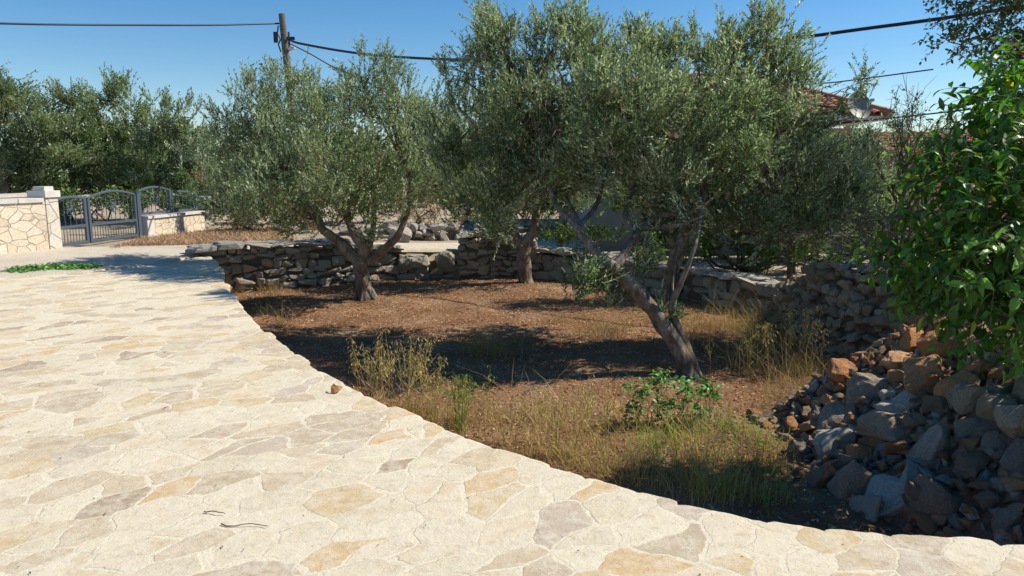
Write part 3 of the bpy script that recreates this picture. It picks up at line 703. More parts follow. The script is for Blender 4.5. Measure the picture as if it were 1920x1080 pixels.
B2 = pxblobs([(935,45,38),(900,110,48),(925,90,50),(950,130,55),(870,190,55,c0+.5),(850,270,60,c0+.6),(885,330,70,c0+.4),(1050,45,42),(1010,110,55),(1085,75,55),(1130,110,60),(1190,85,48),(1240,100,55),(1300,85,45),(1345,95,52),(1435,55,42),(1400,90,50),(1455,110,52),(1485,165,48),(1390,170,80,c0+.4),
  (1550,240,34),(1600,215,20),(1620,275,38),(1520,255,50),(1560,330,65,c0-.2),(1470,230,75,c0-.5),(1330,190,95,c0-.8),(1200,190,100,c0-1),(1080,180,90,c0-.7),(980,210,85,c0-.3),(920,240,70),
  (950,330,75,c0-.2),(1030,290,85,c0-.6),(1140,280,90,c0-1.0),(1260,290,90,c0-1.1),(1380,290,90,c0-.9),(1480,330,75,c0-.6),(1080,340,50,c0+.2),(1190,335,50,c0+.5),(1290,370,60,c0-.5),(1400,385,60,c0-.4),(1510,400,50,c0-.3),(1590,380,45,c0),
  (960,400,50,c0+.2),(900,395,45,c0+.5),(1250,405,45,c0-.6),(1350,415,48,c0-.7),(1440,425,48,c0-.6),(1540,420,42,c0-.2)], c0, .95, 1.7, 14)
B2 += [(b[0], b[1], b[2], b[3], b[3]*1.2, b[3]*2.3) for b in pxblobs([(932,62,11),(905,90,9),(960,75,9),(1050,52,11),(1020,75,8),(1085,62,10),(1120,80,9),(1235,85,9),(1185,85,8),(1300,72,9),(1345,72,8),(1415,55,9),(1440,45,11),(1475,85,9),(1560,205,9),(1608,160,9),(1600,175,7),(1625,185,6),(860,120,8),(838,150,8),(1512,150,7)], c0)]
B2low = pxblobs([(1085,535,30,b2[1]),(1105,500,18,b2[1]+.3),(1195,510,20,b2[1]+.3),(1240,590,18,b2[1]+.2),(1150,560,20,b2[1]),(1215,470,18,b2[1]+.5)], b2[1])
olive('olive_tree', 'large leaning olive with a forked grey trunk, nearest the paving', b2, L2, B2+[b+() for b in B2low], 470, 21, leafL=(.048,.078), leafW=.0092, flare=.095, per=1, ls=(.2,.4), group='olive trees in the sunken garden')
# ---- tree 1 (left)
b1 = G(686,560,GZ); y1 = b1[1]
L1 = [[(688,566,y1,.18),(682,530,y1,.145),(676,495,y1,.15),(682,462,y1,.13),(655,420,y1,.08),(650,350,y1,.05)],
      [(672,492,y1,.12),(640,455,y1,.10),(605,430,y1-.1,.08),(592,405,y1-.1,.065),(575,380,y1-.1,.05),(540,310,y1-.1,.03)],
      [(690,490,y1,.11),(725,465,y1,.085),(752,430,y1-.1,.06),(768,370,y1,.04),(760,290,y1,.025)],
      [(684,480,y1,.09),(700,430,y1+.2,.06),(700,350,y1+.2,.04)]]
B1 = pxblobs([(465,175,32),(520,165,38),(565,160,40),(430,215,35),(500,215,60),(590,205,55),(645,185,45),(680,140,38),(725,135,38),(700,180,55),(760,190,48),(640,240,80,y1-.8),(540,270,85,y1-.9),(450,270,65),(395,255,35),(380,290,35),(430,340,65,y1-1.2),(480,390,50,y1-2.0),(540,360,75,y1-2.0),(620,330,80,y1-1.8),(710,280,85,y1-.8),(790,260,60),(760,340,70,y1-.5),(690,390,55,y1-.6),(600,400,45,y1-.9),(520,430,28,y1-2.2),(700,445,22,y1-.4),(395,380,35,y1-.3),(815,220,40,y1+.5),(820,320,50,y1+.4)], y1, .95, 1.5, 9)
B1 += [(b[0], b[1], b[2], b[3], b[3]*1.2, b[3]*2) for b in pxblobs([(465,158,8),(520,140,8),(505,150,7),(565,150,8),(590,160,7),(680,118,9),(712,112,9),(740,128,8),(440,180,7),(655,140,7),(770,165,7)], y1)]
olive('olive_tree', 'rounded olive with a short thick flared trunk, left side of the garden', b1, L1, B1, 270, 22, flare=.13, per=1, leafL=(.05,.075), leafW=.010, step=.026, ls=(.2,.42), branch_r=.04, group='olive trees in the sunken garden')
# ---- tree 3 (middle, behind)
b3 = G(985,530,GZ); y3 = b3[1]
L3 = [[(988,534,y3,.17),(982,495,y3,.15),(984,460,y3,.14),(1000,430,y3,.10),(1005,380,y3,.06)],[(982,465,y3,.11),(955,420,y3,.08),(940,370,y3,.05)]]
B3 = pxblobs([(800,210,45),(850,250,60),(820,300,60,y3-.5),(880,330,75,y3-.6),(930,290,80),(1000,300,80),(870,390,40,y3-.8),(960,370,60,y3-.5),(840,360,45),(1060,330,70),(1020,390,35),(785,260,40)], y3, .95, 1.0, 10)
olive('olive_tree', 'slim middle olive growing close against the square-ended wall', b3, L3, B3, 230, 23, flare=.1, leafL=(.05,.08), leafW=.011, step=.03, ls=(.2,.42), branch_r=.04, group='olive trees in the sunken garden')
# ---- tree 4 (dark trunk behind tree 2)
b4 = G(1260,560,GZ); y4 = b4[1]
L4 = [[(1258,565,y4,.19),(1262,520,y4,.15),(1270,470,y4,.14),(1285,430,y4,.10),(1320,380,y4,.06)],[(1268,470,y4,.1),(1240,420,y4,.07),(1210,370,y4,.04)],[(1285,430,y4,.07),(1380,410,y4-.2,.04),(1480,400,y4-.3,.02)]]
B4 = pxblobs([(1230,330,70),(1330,310,80),(1430,300,80),(1520,320,75),(1600,310,60),(1640,260,45),(1480,390,60),(1400,400,50,y4-.6),(1560,400,60,y4-.6),(1310,390,40),(1640,340,60),(1660,400,45)], y4, .9, 1.0, 12)
olive('olive_tree', 'olive with a dark trunk standing just behind the leaning one', b4, L4, B4, 260, 24, flare=.1, leafL=(.05,.075), leafW=.010, step=.03, ls=(.2,.42), branch_r=.035, group='olive trees in the sunken garden')

# ---- background olives on the left
bgl = [('tall background olive at the far left edge with forked trunks', 23.0, [(10,345,.16),(25,300,.12),(60,255,.06)], [(10,340,.1),(-20,290,.08)], [(-40,180,70),(15,170,45),(40,215,55),(0,260,70),(90,240,55),(-60,260,70),(60,300,55),(10,320,50),(120,290,45)]),
       ('dense background olive behind the left gate leaf', 24.5, [(120,375,.16),(140,320,.12),(150,270,.06)], [], [(90,190,35),(130,185,38),(165,195,40),(120,240,60),(180,260,65),(90,320,55),(150,330,50),(220,320,50)]),
       ('tallest background olive with a pointed top, behind the gate', 25.5, [(250,375,.16),(240,320,.12),(235,260,.06)], [], [(215,150,32),(232,165,38),(200,200,50),(250,220,60),(215,270,65),(280,290,60),(240,335,50),(190,330,45)]),
       ('sparse topped background olive, right of the pointed one', 24.0, [(350,395,.15),(340,330,.12),(330,270,.06)], [], [(285,175,22),(310,190,28),(340,195,30),(365,205,22),(310,240,55),(355,250,50),(300,300,60),(360,310,60),(400,330,50),(340,350,45),(280,345,40)])]
for q, (lb, Y_, l1, l2, bl) in enumerate(bgl):
    base = A(l1[0][0], l1[0][1], Y_); base[2] = -.05
    lim = [[(p[0], p[1], Y_, p[2]) for p in l1]]; lim[0].insert(0, None); 
    # foot point under first limb point
    f0 = A(l1[0][0], l1[0][1], Y_); dd = FPX/(Y_*cp+CAMZ*sp); lim[0][0] = (l1[0][0]+4, l1[0][1]+dd*f0[2]/1.0+3, Y_, .2)
    if l2: lim.append([(p[0], p[1], Y_, p[2]) for p in l2])
    olive('olive_tree', lb, base, lim, pxblobs(bl, Y_, .95, 1.1, 15), 165, 40+q, mat=M_olive_far, leafL=(.09,.14), leafW=.02, step=.055, ls=(.3,.6), branch_r=.05, group='olive trees behind the gate')

# ---- generic shrubs
def shrub(name, label, base, blobs, dens, seed, mat, leafL, leafW, step=.05, ls=(.2,.4), cat='shrub', group=None, up=.5, spread=.9, twm=None, stems=6):
    r = np.random.default_rng(seed); root = empty(name, tuple(base)); tag(root, label, cat, group)
    wd = MB(); sts = [np.array([base[0]+r.normal()*.1, base[1]+r.normal()*.1, base[2]-.05, .02]) for _ in range(stems)]
    branches(wd, r, sts, blobs, .035, 1)
    V, F = shoots(r, blobs, dens, ls=ls, up=up, leafL=leafL, leafW=leafW, step=step, spread=spread, wood=wd)
    wd.build('stems', twm or M_twig, root, smooth=True); mk('foliage', V, F, mat, root); return root
def sh(px, py, rp, Y_, label, mat, seed, extra=(), dens=40, **kw):
    bl = pxblobs([(px, py, rp)]+list(extra), Y_, .9, 1.0); b = bl[0]; g = -.25 if Y_ > 14 else .2
    return shrub(kw.pop('name', 'shrub'), label, np.array([b[0], Y_, g]), bl, dens, seed, mat, kw.pop('leafL', (.07,.12)), kw.pop('leafW', .02), **kw)
sh(440,395,40,20.5,'brown dried shrub at the end of the low gate wall',M_dryshrub,60,[(480,405,38),(420,360,35),(510,400,35),(560,395,40)],99)
sh(780,400,35,23,'straw coloured bush behind the pale rubble wall',M_dryshrub,61,[(820,385,40),(750,395,30),(840,410,30)],77,leafL=(.1,.2),leafW=.01,up=1.5)
sh(905,405,40,22.5,'bright green shrub behind the square-ended wall',M_shrub,62,[(870,400,35),(940,395,35),(880,350,40)],99)
sh(640,395,50,24,'dark green bush behind the left olive',M_shrub,63,[(560,380,55),(700,385,50),(600,340,55),(680,330,55),(500,360,50)],66,leafL=(.1,.16),leafW=.03,step=.07)
sh(1070,440,30,14.7+2.5,'leafy green shrub behind the slab-topped wall',M_shrub,64,[(1040,455,20),(1095,450,22),(1150,450,25)],110)
sh(1000,370,50,25,'dense bush under the middle olive crown',M_shrub,65,[(1060,360,50),(950,350,50),(1090,300,50),(820,350,50),(880,300,50)],66,leafL=(.1,.16),leafW=.03,step=.07)
sh(1540,300,60,17,'yellowing bush against the salmon house',M_shrub,66,[(1600,340,55),(1490,350,60),(1560,390,60),(1450,410,55),(1650,390,50),(1400,340,60),(1300,350,55),(1200,370,40),(1480,270,50)],120,leafL=(.08,.13),leafW=.025,step=.06)
sh(1700,300,45,11,'grey-green bush with bare twigs on top, left of the citrus',M_olive,67,[(1690,250,32),(1730,280,30),(1670,350,50),(1720,370,45),(1640,420,50),(1700,440,45),(1600,460,40),(1660,470,30),(1750,430,45),(1690,200,14),(1735,250,30),(1705,235,26),(1775,265,30),(1560,450,35),(1620,300,38),(1590,400,40)],75,leafL=(.05,.08),leafW=.010,step=.03)
sh(180,345,45,26,'dark undergrowth behind the left gate leaf',M_shrub,68,[(130,385,32,22.5),(190,380,34,22.5),(90,380,30,22.5),(245,375,34,22.5),(100,350,40),(60,345,40),(250,350,45),(20,350,40)],66,leafL=(.12,.18),leafW=.035,step=.08)
sh(330,365,40,25.5,'dark undergrowth behind the railing',M_shrub,69,[(290,385,30,22.5),(340,378,32,22.5),(390,375,30,22.5),(380,360,40),(290,365,35),(420,350,45),(470,340,45)],66,leafL=(.12,.18),leafW=.035,step=.08)
r = np.random.default_rng(99); fb = []
for k in range(170):
    x_ = r.uniform(-40, 38); y_ = r.uniform(33, 52)+.15*abs(x_); h_ = r.uniform(1.2, 2.0)
    fb.append((x_, y_, h_*.8+r.uniform(-.3,.5), r.uniform(1.4,2.6), 1.4, h_))
V, F = shoots(r, fb, 14, ls=(.5,1.0), leafL=(.22,.34), leafW=.06, step=.14)
tag(mk('far_scrub', V, F, M_olive_far), 'far dark green scrub and woodland along the horizon', 'woodland', kind='stuff')
sh(1380,450,40,14.8,'dark low shrub mass added to shade the gap behind the slab-topped wall',M_shrub,70,[(1330,470,30),(1430,460,40),(1470,430,40),(1400,490,30),(1340,430,30),(1520,450,45),(1300,440,22),(1580,470,40,13),(1640,470,40,12),(1250,470,26,15.5),(1200,460,26,15.8),(1300,490,24,14.5),(1450,500,26,13.5),(1500,490,26,13.2),(1560,500,26,12.5),(1380,420,40,15.5),(1460,400,40,15)],150,leafL=(.07,.12),leafW=.022,step=.06)  # shrub mass added to make the dark shade behind this wall
# bare twigs on top of that bush
r = np.random.default_rng(5); bt = MB()
s0 = A(1695,330,11)
for (px, py) in [(1692,135),(1686,160),(1672,185),(1712,190),(1700,175),(1736,200),(1725,170),(1745,225),(1660,200),(1758,230)]:
    P = wander(s0+r.normal(size=3)*.08, A(px, py, 11+r.normal()*.2), 9, .04, r); bt.tube(P, np.linspace(.012,.003,9), 5)
    for k in range(14):
        i = r.integers(3, 8); bt.tube(wander(P[i], P[i]+r.normal(size=3)*.13+[0,0,.1], 4, .1, r), np.linspace(.004,.0015,4), 4)
dt = bt.build('dead_sapling', M_twig, smooth=True); tag(dt, 'bare dead twigs rising against the sky between house and citrus', 'sapling')

# ---- citrus at right
def bigtree(name, label, base, limbs, blobs, n_per, seed, mat, Lr, Wr, ls, cat='tree', step=.045, up=-.1, curl=.25):
    r = np.random.default_rng(seed); root = empty(name, tuple(base)); tag(root, label, cat)
    tr = MB(); st = []
    for l in limbs: S = spline(np.array(l, float), 14); tr.tube(S[:, :3], np.maximum(S[:, 3], .004), 9, .2); st += list(S[5:])
    tr.build('trunk', M_bark, root, smooth=True)
    wd = MB(); branches(wd, r, st, blobs, .03, 1)
    LP=[];LD=[];LN=[]
    for bl in blobs:
        c = np.array(bl[:3]); rad = np.array(bl[3:6]); n = int(n_per*rad[0]*rad[2]*3.14)
        q = rand_in_blob(r, n, .33); p = c+q*rad; d = nrm(q+np.array([0,0,up])+r.normal(size=(n,3))*.35)
        for i in range(n):
            Lg = r.uniform(*ls); k = max(4, int(Lg/step)); t = np.linspace(.1, 1, k)
            pts = p[i]+d[i]*(Lg*t)[:, None]+np.array([0,0,-.25])*Lg*(t**2)[:, None]
            ph = r.uniform(0, 6.28)+np.arange(k)*2.4; s_ = np.cross(d[i], [.1,.2,1]); s_ /= np.linalg.norm(s_); o_ = np.cross(d[i], s_)
            rd_ = np.cos(ph)[:, None]*s_+np.sin(ph)[:, None]*o_
            LP.append(pts); LD.append(d[i]*.45+rd_*.8+np.array([0,0,-.35])+r.normal(size=(k,3))*.15); LN.append(np.tile([0,0,1.], (k,1))+d[i]*.5+r.normal(size=(k,3))*.35)
            wd.tube(np.array([p[i], pts[k//2], pts[-1]]), [.004,.003,.0015], 4, cap=False)
    LP=np.concatenate(LP);LD=np.concatenate(LD);LN=np.concatenate(LN); m=len(LP)
    V, F = bigleaf(LP, LD, LN, r.uniform(*Lr, m), r.uniform(*Wr, m), curl)
    wd.build('branches', M_twig, root, smooth=True); mk('crown', V, F, mat, root, smooth=False); return root
Bc = pxblobs([(1870,190,50,6.2),(1900,160,55,6.0),(1850,250,55,6.0),(1910,260,80,5.6),(1800,290,48,6.2),(1790,360,60,6.0),(1860,340,80,5.4),(1770,420,60,5.9),(1840,440,80,5.2),(1910,420,80,5.0),(1745,490,55,5.9),(1700,470,42,6.1),(1685,485,24,6.2),(1725,520,38,5.9),(1800,510,60,5.4),(1880,520,72,4.9),(1775,560,40,5.6),(1860,580,50,5.2),(1925,590,55,4.9),(1760,250,25,6.4),(1735,330,28,6.4),(1990,300,110,5.6),(2000,480,120,5.2),(2060,380,130,6),(1940,130,60,6.1),(2130,560,90,4.6)], 5.6, 1, 1.0)+[(5.3,2.7,2.3,.5,.5,.4)]
bigtree('citrus_tree', 'bright green citrus tree with big glossy leaves spilling over the right wall', (5.0,6.2,.22),
  [[(5.0,6.2,.1,.07),(4.95,6.15,.7,.06),(4.7,6.0,1.2,.045),(4.5,5.9,1.9,.03)],[(4.95,6.15,.6,.05),(4.6,5.8,.9,.035),(4.1,5.7,1.0,.02)],[(4.95,6.15,.7,.04),(5.0,5.7,1.1,.03),(4.7,5.3,1.3,.02)]],
  Bc, 215, 31, M_citrus, (.06,.15), (.017,.036), (.15,.3))
# ---- overhead tree top right
Bo = pxblobs([(1790,75,32,10.3),(1760,65,16,10.2),(1800,20,40),(1850,50,50),(1910,40,70),(1880,110,32),(1810,115,20,10.2),(1925,100,40),(1980,40,90),(1990,130,90),(2050,-20,120),(1850,-50,80),(1960,-90,120),(2100,60,110)], 10.6, .8, 1.1)
bigtree('evergreen_tree', 'dark small-leaved tree reaching in from the top right corner', (10.8,11.2,.22),
  [[(10.8,11.2,.1,.17),(10.6,11.0,1.6,.14),(9.8,10.8,3.1,.09),(8.6,10.6,3.9,.05),(7.0,10.4,4.0,.015)],[(10.6,11.0,1.7,.09),(9.6,10.7,2.8,.06),(8.4,10.5,3.3,.035),(7.0,10.3,3.3,.012)],[(10.2,10.9,2.6,.08),(10.0,10.6,4.4,.05),(9.4,10.4,5.4,.02)]],
  Bo, 130, 32, M_carob, (.055,.085), (.017,.026), (.16,.34), step=.03, up=.4, curl=.1)

# ------------------------------------------------------------------ grasses and litter
def blades(r, P, H, lean, Wd, droop=.5, mat=None):
    n = len(P); a = r.uniform(0, 6.28, n); d = np.stack([np.cos(a), np.sin(a), np.zeros(n)], 1)
    s = np.stack([-np.sin(a+r.normal(size=n)*.8), np.cos(a+r.normal(size=n)*.8), np.zeros(n)], 1); V = []
    for k, t in enumerate([0,.35,.7,1.0]):
        c = P+d*(lean*H*t**1.8)[:, None]+np.array([0,0,1.])*(H*(t-droop*.35*t**3))[:, None]
        wv = (Wd*(1-t)**.7)[:, None]
        if k < 3: V += [c-s*wv, c+s*wv]
        else: V += [c]
    V = np.stack(V, 1).reshape(-1, 3); i = np.arange(n)[:, None]*7
    return V, [np.concatenate([i+[[0,1,3,2]], i+[[2,3,5,4]]]), i+[[4,5,6]]]
def scatter_px(r, polys, n, z=GZ):
    """positions in plan polygons given as pixel outlines on the garden floor"""
    out = []
    tot = [abs(1) for _ in polys]
    for poly in polys:
        w_ = np.array([G(x, y, z)[:2] for x, y in poly]); lo, hi = w_.min(0), w_.max(0); got = 0; acc = []
        while got < n:
            q = r.uniform(lo, hi, (n*3, 2)); q = q[inpoly(q, w_)]; q = q[inpoly(q, garden_poly)]; acc.append(q); got += len(q)
            if len(q) == 0: break
        out.append(np.concatenate(acc)[:n])
    return np.concatenate(out)
def clumpy(r, Q, k, sig):
    c = Q[r.integers(len(Q), size=k)]; i = r.integers(k, size=len(Q)); return c[i]+r.normal(size=(len(Q), 2))*sig
def put(Q, dz=-.01): return np.column_stack([Q, gz(Q[:, 0], Q[:, 1])+dz])
r = np.random.default_rng(90)
# straw along the paving edge
Q1 = scatter_px(r, [[(880,830),(1000,760),(1200,780),(1450,850),(1520,960),(1300,945),(1100,890)],[(880,835),(1100,850),(1300,880),(1480,950),(1330,950),(1090,888),(950,846)]], 1050); Q1 = clumpy(r, Q1, 260, .08)
Q1 = Q1[inpoly(Q1, garden_poly)]
P_ = put(Q1); n = len(P_); V, F = blades(r, P_, r.uniform(.08,.42,n)*r.choice([.6,1,1.45],n), r.uniform(.1,1.3,n), np.full(n,.0026))
tag(mk('dry_grass', V, F, leaf_mat('golden_grass', (.46,.34,.14), (.5,.37,.17), .35, .65, .3)), 'dry straw grass along the near paving edge', 'grass', kind='stuff')
Q2 = scatter_px(r, [[(1180,850),(1260,780),(1420,800),(1500,880),(1480,960),(1300,940)]], 950); Q2 = clumpy(r, Q2, 60, .10); Q2 = Q2[inpoly(Q2, garden_poly)]
P_ = put(Q2); n = len(P_); V, F = blades(r, P_, r.uniform(.08,.36,n)*r.choice([.6,1,1.3],n), r.uniform(.2,1.3,n), np.full(n,.0034))
tag(mk('green_grass', V, F, M_green), 'fresh green grass in front of the rubble heap', 'grass', kind='stuff')
# tall dry grass by the right wall
Q3 = scatter_px(r, [[(1330,600),(1440,600),(1540,680),(1560,780),(1470,780),(1400,690)]], 2100); Q3 = clumpy(r, Q3, 170, .12); Q3 = Q3[inpoly(Q3, garden_poly)]
P_ = put(Q3); n = len(P_); V, F = blades(r, P_, r.uniform(.1,.8,n)*r.choice([.5,.8,1.1],n), r.uniform(.1,1.5,n), np.full(n,.0021), .8)
tag(mk('tall_dry_grass', V, F, M_straw), 'tall dry grass in front of the bulging brown wall', 'grass', kind='stuff')
# thin short straw over the whole garden, denser patches
Q4 = scatter_px(r, [[(440,560),(600,545),(900,530),(1250,580),(1440,640),(1480,760),(1200,850),(900,800),(600,680)]], 9000)
Q4b = scatter_px(r, [[(1010,600),(1200,600),(1220,650),(1020,640)],[(430,540),(520,540),(560,640),(480,590)],[(680,760),(900,790),(860,820),(760,780)],[(880,640),(980,640),(960,680),(860,670)],[(1200,590),(1340,600),(1400,690),(1320,660)]], 700); Q4b = clumpy(r, Q4b, 120, .1); Q4b = Q4b[inpoly(Q4b, garden_poly)]
P_ = np.vstack([put(Q4), put(Q4b)]); n = len(P_); H = np.concatenate([r.uniform(.02,.09,len(Q4)), r.uniform(.1,.38,len(Q4b))])
V, F = blades(r, P_, H, r.uniform(.3,1.6,n), np.full(n,.0024)); tag(mk('short_dry_grass', V, F, M_straw), 'sparse short dry grass over the garden soil', 'grass', kind='stuff')
# leaf litter
lo, hi = np.array([-7,3]), np.array([5,17.5]); Q5 = r.uniform(lo, hi, (110000, 2)); Q5 = Q5[inpoly(Q5, garden_poly)]
far_ = Q5[:, 1]; Q5 = Q5[r.random(len(Q5)) < .8]; n = len(Q5)
P_ = np.column_stack([Q5, GZ+.05*np.zeros(n)]); P_[:, 2] = gz(Q5[:, 0], Q5[:, 1])+r.uniform(.003,.02,n)
D = nrm(r.normal(size=(n,3))*[1,1,.25]); V, F = leaves(P_, D, np.tile([0,0,1.],(n,1))+r.normal(size=(n,3))*.5, r.uniform(.03,.07,n), r.uniform(.004,.01,n))
tag(mk('leaf_litter', V, F, M_litter), 'red-brown fallen leaves over the garden floor', 'leaf litter', kind='stuff')
gmb = MB(); rg = np.random.default_rng(61); Qs = rg.uniform(lo, hi, (1500, 2)); Qs = Qs[inpoly(Qs, garden_poly)]
for q_ in Qs[:620]:
    s_ = rg.uniform(.012, .045); stone(gmb, (q_[0], q_[1], float(gz(q_[0], q_[1])[0])+s_*.2), (s_*1.4, s_, s_*.7), rg.uniform(0, 6), .5, TPLF, rg)
tag(gmb.build('pebbles', M_chips), 'small pebbles and clods scattered on the garden soil', 'pebbles', kind='stuff')
tw = MB()
for q_ in Qs[620:760]:
    p = np.array([q_[0], q_[1], float(gz(q_[0], q_[1])[0])+.012]); a_ = rg.uniform(0, 6.28); L_ = rg.uniform(.08,.35)
    tw.tube(wander(p, p+np.array([math.cos(a_)*L_, math.sin(a_)*L_, rg.uniform(0,.03)]), 5, .08, rg), [.004,.004,.003,.003,.002], 4)
tag(tw.build('fallen_twigs', M_twig), 'dry fallen twigs scattered on the garden soil', 'twigs', kind='stuff')
# straw and debris on the verge by the gate
Qg = np.array([G(x, y, 0)[:2] for x, y in [(200,468),(260,448),(400,432),(520,425),(560,450),(420,458),(330,461)]]); q = r.uniform(Qg.min(0), Qg.max(0), (30000,2)); q = q[inpoly(q, Qg)][:9000]; n = len(q)
P_ = np.column_stack([q, outz(q)+r.uniform(.0,.03,n)]); V, F = blades(r, P_, r.uniform(.04,.14,n), r.uniform(.4,2.5,n), np.full(n,.006))
tag(mk('verge_straw', V, F, M_litter), 'flattened reddish straw on the verge by the low gate wall', 'straw', kind='stuff')

M_oat = leaf_mat('oat_straw', (.52,.40,.19), (.55,.43,.22), .3, .7, .25)
# wild oats: stems with drooping spikelets
def oats(label, px, py, n, H, seed, mat=None, spread=.12):
    mat = M_oat if mat in (None, M_straw) else mat
    r = np.random.default_rng(seed); b = G(px, py, GZ); root = empty('wild_oat', tuple(b)); tag(root, label, 'grass clump', 'clumps of seeding grass by the paving')
    stem = MB(); LP=[];LD=[];LN=[]; LL=[]
    for i in range(n):
        a = r.uniform(0, 6.28); rr = abs(r.normal())*spread; s = b+np.array([math.cos(a)*rr, math.sin(a)*rr, 0]); h = H*r.uniform(.6,1.0)
        e = s+np.array([math.cos(a)*h*r.uniform(.05,.3), math.sin(a)*.15*h, h]); P = wander(s, e, 8, .02, r); stem.tube(P, np.linspace(.0038,.0016,8), 4, cap=False)
        for k in range(r.integers(14, 30)):
            t = r.uniform(.6, 1.0); j = min(int(t*7), 6); p = P[j]+(P[j+1]-P[j])*(t*7-j); aa = r.uniform(0, 6.28); q_ = p+np.array([math.cos(aa), math.sin(aa), .3])*r.uniform(.02,.07)
            stem.tube(np.array([p, (p+q_)/2+[0,0,.012], q_]), .0008, 3, cap=False)
            LP.append(q_); LD.append([math.cos(aa)*.4, math.sin(aa)*.4, -.8]); LN.append(r.normal(size=3)); LL.append(r.uniform(.025,.05))
        for k in range(5):
            j = r.integers(0, 5); aa = r.uniform(0, 6.28); LP.append(P[j]); LD.append([math.cos(aa), math.sin(aa), 1.0]); LN.append(r.normal(size=3)); LL.append(r.uniform(.1,.22))
    stem.build('stems', mat, root); LL = np.array(LL)
    V, F = leaves(np.array(LP), np.array(LD), np.array(LN), LL, np.where(LL > .06, .004, .0055)); mk('seed_heads', V, F, mat, root)
oats('tallest seeding grass clump at the bend of the paving edge', 765, 775, 16, .95, 1, M_straw, .10)
oats('straw coloured seeding clump at the left of the tall grass', 712, 755, 10, .72, 2, M_straw, .10)
oats('thin seeding stem nearest the paving curve, leftmost', 678, 735, 4, .55, 3, M_straw, .05)
oats('arching seed grass clump right of the tallest', 815, 790, 11, .68, 4, M_straw, .09)
oats('olive-green seeding clump with drooping heads', 862, 810, 13, .68, 5, M_green, .12)
oats('drooping oat clump in front of the dark soil', 950, 830, 10, .6, 6, M_straw, .14)
oats('pale brushy grass heads near the middle of the edge', 1050, 850, 12, .62, 7, M_straw, .16)
oats('tall thin stalks left of the leafy green weed', 1120, 845, 10, .75, 8, M_straw, .18)
oats('dry stalks beside the foot of the brown wall', 1400, 700, 14, .8, 9, M_straw, .3)
oats('dry feathery stalks against the bulging brown wall', 1480, 690, 16, .9, 10, M_straw, .35)

# leafy green weed
def weed(name, label, base, blobs, n_per, seed, Lr=(.035,.06), Wr=(.014,.022), cat='weed', mat=M_weed):
    r = np.random.default_rng(seed); root = empty(name, tuple(base)); tag(root, label, cat); st = MB(); LP=[];LD=[];LN=[]
    for bl in blobs:
        c = np.array(bl[:3]); rad = np.array(bl[3:6]); n = int(n_per*rad[0]*rad[2]*3.14)
        tgt = c+rand_in_blob(r, n, .5)*rad; tgt[:, 2] = np.maximum(tgt[:, 2], base[2]+.02)
        for t in tgt:
            LP.append(t); LD.append(nrm(np.append(r.normal(size=2), -.1))); LN.append([0,0,1]+r.normal(size=3)*.4)
        for t in tgt[::9]:
            s = np.array([c[0]+r.normal()*.06, c[1]+r.normal()*.06, base[2]-.02]); st.tube(wander(s, t, 6, .05, r), np.linspace(.005,.0015,6), 4, cap=False)
    m = len(LP); V, F = bigleaf(np.array(LP), np.array(LD), np.array(LN), r.uniform(*Lr, m), r.uniform(*Wr, m), .15)
    st.build('stems', M_weed, root); mk('foliage', V, F, mat, root)
wb = G(1240,800,GZ); wy = wb[1]
weed('leafy_weed', 'green leafy weed bush at the foot of the leaning olive', wb, pxblobs([(1200,730,32,wy),(1240,710,30,wy+.2),(1285,725,34,wy+.1),(1325,725,28,wy+.2),(1190,765,24,wy),(1250,760,28,wy),(1300,765,24,wy),(1345,745,12,wy+.3)], wy, .8, 1), 900, 50, (.05,.08), (.018,.028))
wb = G(110,506,0); weed('ground_weed', 'flat green weed patch on the paving at the left', wb, [(wb[0]+dx, wb[1]+dy, .05, .45, .30, .07) for dx, dy in ((-.35,-.1),(0,.05),(.35,.05))], 2600, 51, (.05,.09), (.02,.03))
wb = G(38,512,0); weed('ground_weed', 'smaller flat weed tuft left of the larger patch', wb, [(wb[0], wb[1], .035, .3, .17, .05)], 2600, 52, (.05,.08), (.02,.03))
wb = G(470,520,GZ); weed('ivy_weed', 'dark green creeper on the left wall face', wb, [(wb[0]+.2, 15.0, -.45, .25, .12, .2)], 300, 53, (.05,.08), (.02,.03))
# debris on paving
r = np.random.default_rng(8); V_=[]; q = []
while len(q) < 420:
    p = r.uniform([-7,2.2],[3,13]); 
    if not inpoly(p[None], garden_poly)[0] and p[1] < 13-.0*p[0] and not (p[0] > np.interp(p[1], edge[::-1][3:,1], edge[::-1][3:,0])-.05): q.append(p)
q = np.array(q); n = len(q); P_ = np.column_stack([q, np.full(n, .008)]); D = nrm(r.normal(size=(n,3))*[1,1,.05])
V, F = leaves(P_, D, np.tile([0,0,1.],(n,1))+r.normal(size=(n,3))*.4, r.uniform(.006,.03,n)*np.where(r.random(n)<.06,3,1), r.uniform(.002,.005,n))
tag(mk('paving_debris', V, F, M_twig), 'tiny dark leaf scraps and twigs scattered on the paving', 'debris', kind='stuff')
for q_, (px, py, lb, a_) in enumerate([(405,962,'short dry stick on the paving, left of the other stick', .2),(460,985,'longer thin dry stick on the paving beside the short one', -.3)]):
    p = G(px, py, 0); mb = MB(); mb.tube(wander(p+[-.06*(1+q_),0,.008], p+[.06*(1+q_),-.03,.012], 7, .03, r), np.linspace(.0035,.002,7), 6); o = mb.build('stick', M_twig, smooth=True); tag(o, lb, 'stick')
lp = G(627,738,0); V, F = bigleaf(np.array([lp+[-.03,0,.01], lp+[0,.01,.01]]), np.array([[1.,.2,.6],[-.3,.4,.8]]), np.array([[0,-1.,.6],[0.,-1,.2]]), np.array([.10,.08]), np.array([.034,.026]), .5)
